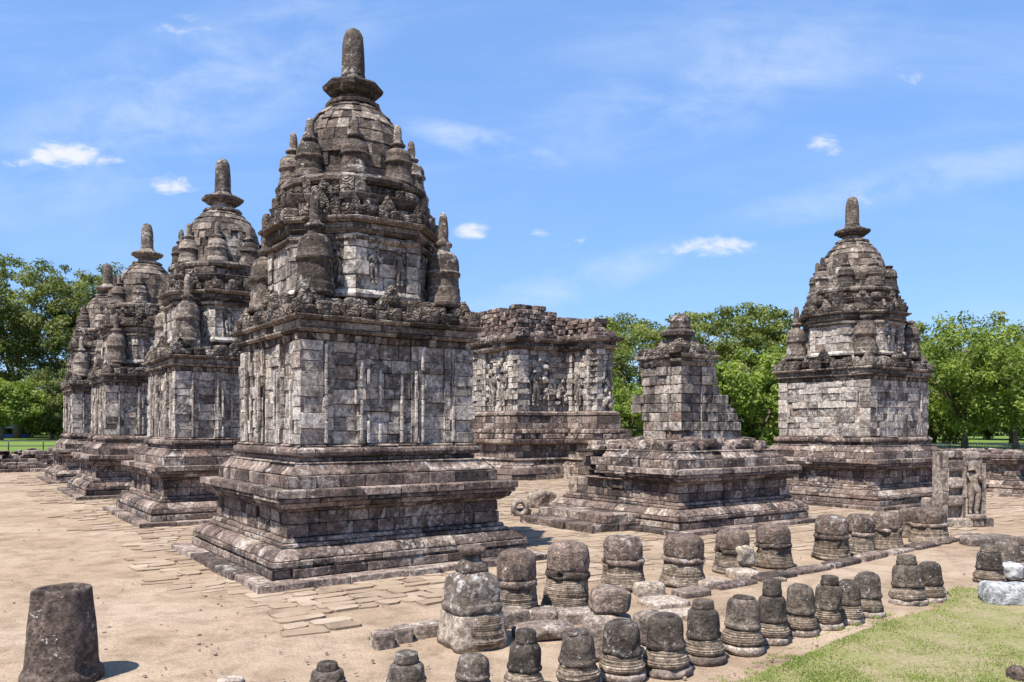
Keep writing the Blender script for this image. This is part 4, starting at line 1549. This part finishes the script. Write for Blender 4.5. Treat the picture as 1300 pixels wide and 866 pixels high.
# ------------------------------------------------------------------ trees
def tree_meshes(seed, H, CR, trunk_h, nclump, nleaf, leaf, clump_r, flat=.62, spread=1.0, trunk_r=.35, droop=0.0, hang=0.0):
    rg = random.Random(seed)
    tr = MB()
    tips = []
    lean = Vector((rg.uniform(-.06, .06), rg.uniform(-.06, .06), 0))
    top = Vector((0, 0, trunk_h)) + lean * trunk_h
    tube(tr, [(0, 0, -.3), (lean.x * trunk_h * .3, lean.y * trunk_h * .3, trunk_h * .4), tuple(top)], [trunk_r * 1.35, trunk_r, trunk_r * .8], .5, 9)
    nl = rg.randint(5, 7)
    for i in range(nl):
        a = 2 * math.pi * i / nl + rg.uniform(-.4, .4)
        rr = CR * rg.uniform(.45, .85) if i else CR * .15
        zz = trunk_h + (H - trunk_h) * (rg.uniform(.45, .8) if i else .85)
        end = Vector((rr * math.cos(a), rr * math.sin(a), zz)) + lean * zz
        mid = top.lerp(end, .45) + Vector((0, 0, (H - trunk_h) * .06)) + Vector((rg.uniform(-.5, .5), rg.uniform(-.5, .5), 0))
        tube(tr, [tuple(top - Vector((0, 0, .3))), tuple(mid), tuple(end)], [trunk_r * .55, trunk_r * .35, trunk_r * .10], .5, 6)
        for q in range(5):
            st = mid.lerp(end, rg.uniform(0, .8))
            a2 = a + rg.uniform(-1.3, 1.3)
            l2 = CR * rg.uniform(.25, .5)
            e2 = st + Vector((l2 * math.cos(a2), l2 * math.sin(a2), rg.uniform(-.1, .5) * l2))
            tube(tr, [tuple(st), tuple(st.lerp(e2, .5) + Vector((0, 0, .2))), tuple(e2)], [trunk_r * .2, trunk_r * .13, .03], .5, 5)
            tips.append(e2)
        tips.append(end)
    cr = MB()
    cz = trunk_h + (H - trunk_h) * .5
    for i in range(nclump):
        if i < len(tips) and i % 2 == 0: c = tips[i].copy()
        else:
            while True:
                v = Vector((rg.uniform(-1, 1), rg.uniform(-1, 1), rg.uniform(-1, 1)))
                if .28 < v.length < 1: break
            v = v.normalized() * (v.length ** .55)
            bulge = 1 + .25 * nz3(v.x, v.y, v.z, 1.6, seed)
            c = Vector((v.x * CR * bulge * spread, v.y * CR * bulge * spread, cz + v.z * (H - trunk_h) * .52 * bulge))
        cr_ = clump_r * rg.uniform(.6, 1.25)
        base = rg.random()
        for k in range(int(nleaf * cr_ / clump_r)):
            u = Vector((rg.gauss(0, 1), rg.gauss(0, 1), rg.gauss(0, 1))).normalized() * (rg.random() ** .45)
            q = c + Vector((u.x * cr_, u.y * cr_, u.z * cr_ * flat - hang * rg.random() ** 2 * cr_))
            if q.z < .3: continue
            s = leaf * rg.uniform(.55, 1.3)
            nrm = (Vector((u.x * .6, u.y * .6, .55 + u.z * .4)) + Vector((rg.gauss(0, .5), rg.gauss(0, .5), rg.gauss(0, .35)))).normalized()
            ax = nrm.orthogonal().normalized()
            ax = Matrix.Rotation(rg.uniform(0, 6.28), 3, nrm) @ ax
            bx = nrm.cross(ax)
            b0 = len(cr.v)
            for (i_, j_) in ((-1, 0), (0, -.48), (1, 0), (0, .48)):
                w_ = q + ax * (i_ * s) + bx * (j_ * s)
                cr.v.append((w_.x, w_.y, w_.z - (droop * s if i_ == 1 else 0)))
            cr.face((b0, b0 + 1, b0 + 2, b0 + 3), min(1, max(0, base * .75 + rg.uniform(-.05, .35))))
    return tr, cr


PROTO = {}


def tree(kind, px, depth, label, name, mat, scale=1.0, rz=0.0, sx=1.0, group=None):
    key = (kind, mat.name)
    x = (px - PX0) / FPX * depth
    o = empty(name, (x, depth, 0 if depth < 90 else .45), rz, label, 'tree', group)
    if key not in PROTO:
        tr, cr = tree_meshes(*SPEC[kind][0], **SPEC[kind][1])
        a = tr.build('trunk', M_BARK, o)
        b = cr.build('crown', mat, o)
        PROTO[key] = (a, b)
    else:
        for q in PROTO[key]:
            c = q.copy()
            COL.objects.link(c)
            c.parent = o
    o.scale = (scale * sx, scale * sx, scale)
    return o


SPEC = {'tall': ((101, 26, 8.5, 7, 170, 130, .27, 1.6), dict(trunk_r=.5)),
        'tall_b': ((102, 24, 8, 5, 165, 130, .27, 1.6), dict(trunk_r=.45)),
        'low': ((103, 8, 4, 2.2, 70, 170, .22, 1.3), dict(trunk_r=.2)),
        'round': ((104, 14, 6, 3, 120, 140, .21, 1.2), dict(trunk_r=.35)),
        'umbrella': ((105, 14.5, 7.5, 5, 165, 135, .20, 1.35), dict(flat=.42, trunk_r=.4)),
        'bush': ((106, 9, 5, .8, 100, 190, .21, 1.3), dict(trunk_r=.25)),
        'feather': ((107, 13, 6, 2.6, 130, 130, .20, 1.2), dict(trunk_r=.3, hang=.8, droop=.5, flat=.7)),
        'feather_b': ((108, 12, 5, 2.8, 95, 130, .20, 1.15), dict(trunk_r=.25, hang=.9, droop=.5, flat=.7))}
GL, GM, GR = 'tall trees beyond the lawn', 'trees behind the ruined temples', 'feathery trees at the right edge'
tree('tall', 22, 118, 'tall open-crowned tree at the far left edge, sky showing through', 'tall_tree', LEAF_DARK, 1.0, 0, .95, GL)
tree('tall_b', 92, 120, 'tall rounded tree just left of the farthest temple spire', 'tall_tree', LEAF_DARK, 1.02, 1, .85, GL)
tree('tall', 150, 125, 'tall tree mostly hidden behind the left row of temples', 'tall_tree', LEAF_DARK, .98, 2.2, .9, GL)
tree('tall_b', -45, 118, 'tall tree cut by the left edge of view', 'tall_tree', LEAF_DARK, 1.05, 3, .95, GL)
tree('low', 2, 106, 'small bright green tree under the tall ones, at the left edge', 'small_tree', LEAF_LIGHT, 1.0, 0, 1, GL)
tree('bush', 66, 112, 'dark low tree under the tall ones, next to the lawn fence', 'small_tree', LEAF_DARK, 1.05, 1.3, .8, GL)
tree('bush', 106, 114, 'dark low tree tucked against the farthest temple', 'small_tree', LEAF_DARK, 1.1, 2.6, .8, GL)
tree('round', 745, 84, 'rounded tree leftmost behind the sanctuary ruin', 'broad_tree', LEAF_MID, .93, 0, 1, GM)
tree('umbrella', 812, 92, 'flat-topped loose tree between the sanctuary and the narrow wall stump', 'broad_tree', LEAF_MID, .98, 1, 1, GM)
tree('umbrella', 915, 88, 'highest spreading tree right behind the narrow wall stump', 'broad_tree', LEAF_MID, 1.04, 2.5, 1, GM)
tree('round', 982, 90, 'rounded tree close to the left side of the right temple', 'broad_tree', LEAF_MID, 1.0, 3.4, 1, GM)
tree('bush', 795, 76, 'bright bushy tree low between the sanctuary and the wall stump', 'bushy_tree', LEAF_LIGHT, .72, 0, .9, GM)
tree('bush', 890, 78, 'bright green bushy tree low behind the sloping wall edge', 'bushy_tree', LEAF_LIGHT, .95, 1.5, 1, GM)
tree('bush', 960, 76, 'bright green bushy tree low beside the right temple wall', 'bushy_tree', LEAF_LIGHT, 1.05, 3, 1, GM)
tree('bush', 740, 80, 'dark bushy tree peeping past the sanctuary corner', 'bushy_tree', LEAF_MID, .95, 4, 1, GM)
tree('round', 1150, 92, 'dense tree directly behind the right temple', 'broad_tree', LEAF_MID, .95, 1.0, 1, GR)
tree('feather', 1225, 76, 'feathery yellow-green tree with a forked trunk above the figure slab', 'feathery_tree', LEAF_LIGHT, .98, 0, 1, GR)
tree('feather_b', 1290, 72, 'feathery tree with a single trunk by the white fence', 'feathery_tree', LEAF_LIGHT, .92, 1, 1, GR)
tree('feather_b', 1285, 88, 'wispy taller tree at the far right behind the feathery ones', 'feathery_tree', LEAF_MID, 1.2, 2, 1, GR)
tree('feather', 1350, 80, 'feathery tree cut by the right edge of view', 'feathery_tree', LEAF_LIGHT, .9, 3, 1, GR)
tree('bush', 1185, 82, 'dark bushy tree at the foot of the right temple', 'bushy_tree', LEAF_MID, .8, 3, 1, GR)

tree('bush', 1255, 112, 'dark bushy thicket seen under the feathery crowns beside their forked trunk', 'bushy_tree', LEAF_DARK, .8, 1, 1.5, GR)
tree('bush', 1312, 108, 'dark bushy thicket behind the pale slatted fence', 'bushy_tree', LEAF_DARK, .8, 2, 1.5, GR)
tree('bush', 36, 128, 'dark bushy thicket between the trunks of the tall left trees', 'bushy_tree', LEAF_DARK, .75, 2, 1.5, GL)

rg = random.Random(71)
m = MB()
for k in range(30000):
    x = rg.uniform(-150, 150)
    yv = 140 + rg.uniform(-7, 7) + .05 * abs(x)
    hmax = 6.5 + 3 * nz3(x, 0, 0, .07, 3) + 1.5 * nz3(x, 0, 0, .3, 5)
    q = Vector((x, yv, hmax * rg.random() ** .8))
    nrm = Vector((rg.gauss(0, .6), rg.gauss(-.4, .6), 1)).normalized()
    ax = Matrix.Rotation(rg.uniform(0, 6.28), 3, nrm) @ nrm.orthogonal().normalized()
    bx = nrm.cross(ax)
    s = rg.uniform(.35, .75)
    b0 = len(m.v)
    for (i_, j_) in ((-1, 0), (0, -.6), (1, 0), (0, .6)):
        w_ = q + ax * i_ * s + bx * j_ * s
        m.v.append(tuple(w_))
    m.face((b0, b0 + 1, b0 + 2, b0 + 3), rg.random() * .7)
tag(m.build('far_wood', LEAF_DARK), 'far low belt of dark woodland along the horizon', 'woodland', kind='stuff')

# ------------------------------------------------------------------ fences and a stall
o = empty('rail_fence', (0, 72, 0), 0, 'thin dark rail fence across the lawn at far left', 'fence')
m = MB()
for z in (.55, 1.0):
    tube(m, [(-60, 0, z), (-30, 2, z)], [.045, .045], .5, 6)
m.build('rail', M_IRON, o)
for k in range(11):
    m = MB()
    x = -60 + 3 * k
    tube(m, [(x, (x + 60) / 15, 0), (x, (x + 60) / 15, 1.08)], [.055, .055], .5, 6)
    m.build('post', M_IRON, o)
o = empty('picket_fence', (42, 79, 0), 0, 'low pale slatted fence under the feathery trees at far right', 'fence')
for z in (.16, .52):
    m = MB()
    box(m, -2, -.02, z, 18, .02, z + .06)
    m.build('rail', M_FENCE, o)
m = MB()
x = -2
while x < 18:
    box(m, x, -.05, .05, x + .07, -.022, .70 + .03 * math.sin(x * 7))
    x += .27
m.build('pickets', M_FENCE, o)['kind'] = 'stuff'
o = empty('market_stall', ((12 - PX0) / FPX * 125, 125, 0), R(10), 'small blue and white stall half seen under the trees at far left', 'stall')
m = MB()
box(m, -2.4, -1, 0, 2.4, 1, 1.1)
m.build('counter', M_BLUE, o)
m = MB()
b0 = 0
m.v += [(-2.8, -1.4, 2.0), (2.8, -1.4, 2.0), (2.8, 1.4, 2.0), (-2.8, 1.4, 2.0), (-2.8, 0, 2.7), (2.8, 0, 2.7)]
for f in ((0, 1, 5, 4), (2, 3, 4, 5), (0, 4, 3), (1, 2, 5), (3, 2, 1, 0)): m.face(f, .5)
m.build('canopy', M_WHITE, o)
for (x, yv) in ((-2.3, -1), (2.3, -1), (2.3, 1), (-2.3, 1)):
    m = MB()
    tube(m, [(x, yv, 0), (x, yv, 2.05)], [.05, .05], .5, 6)
    m.build('post', M_IRON, o)
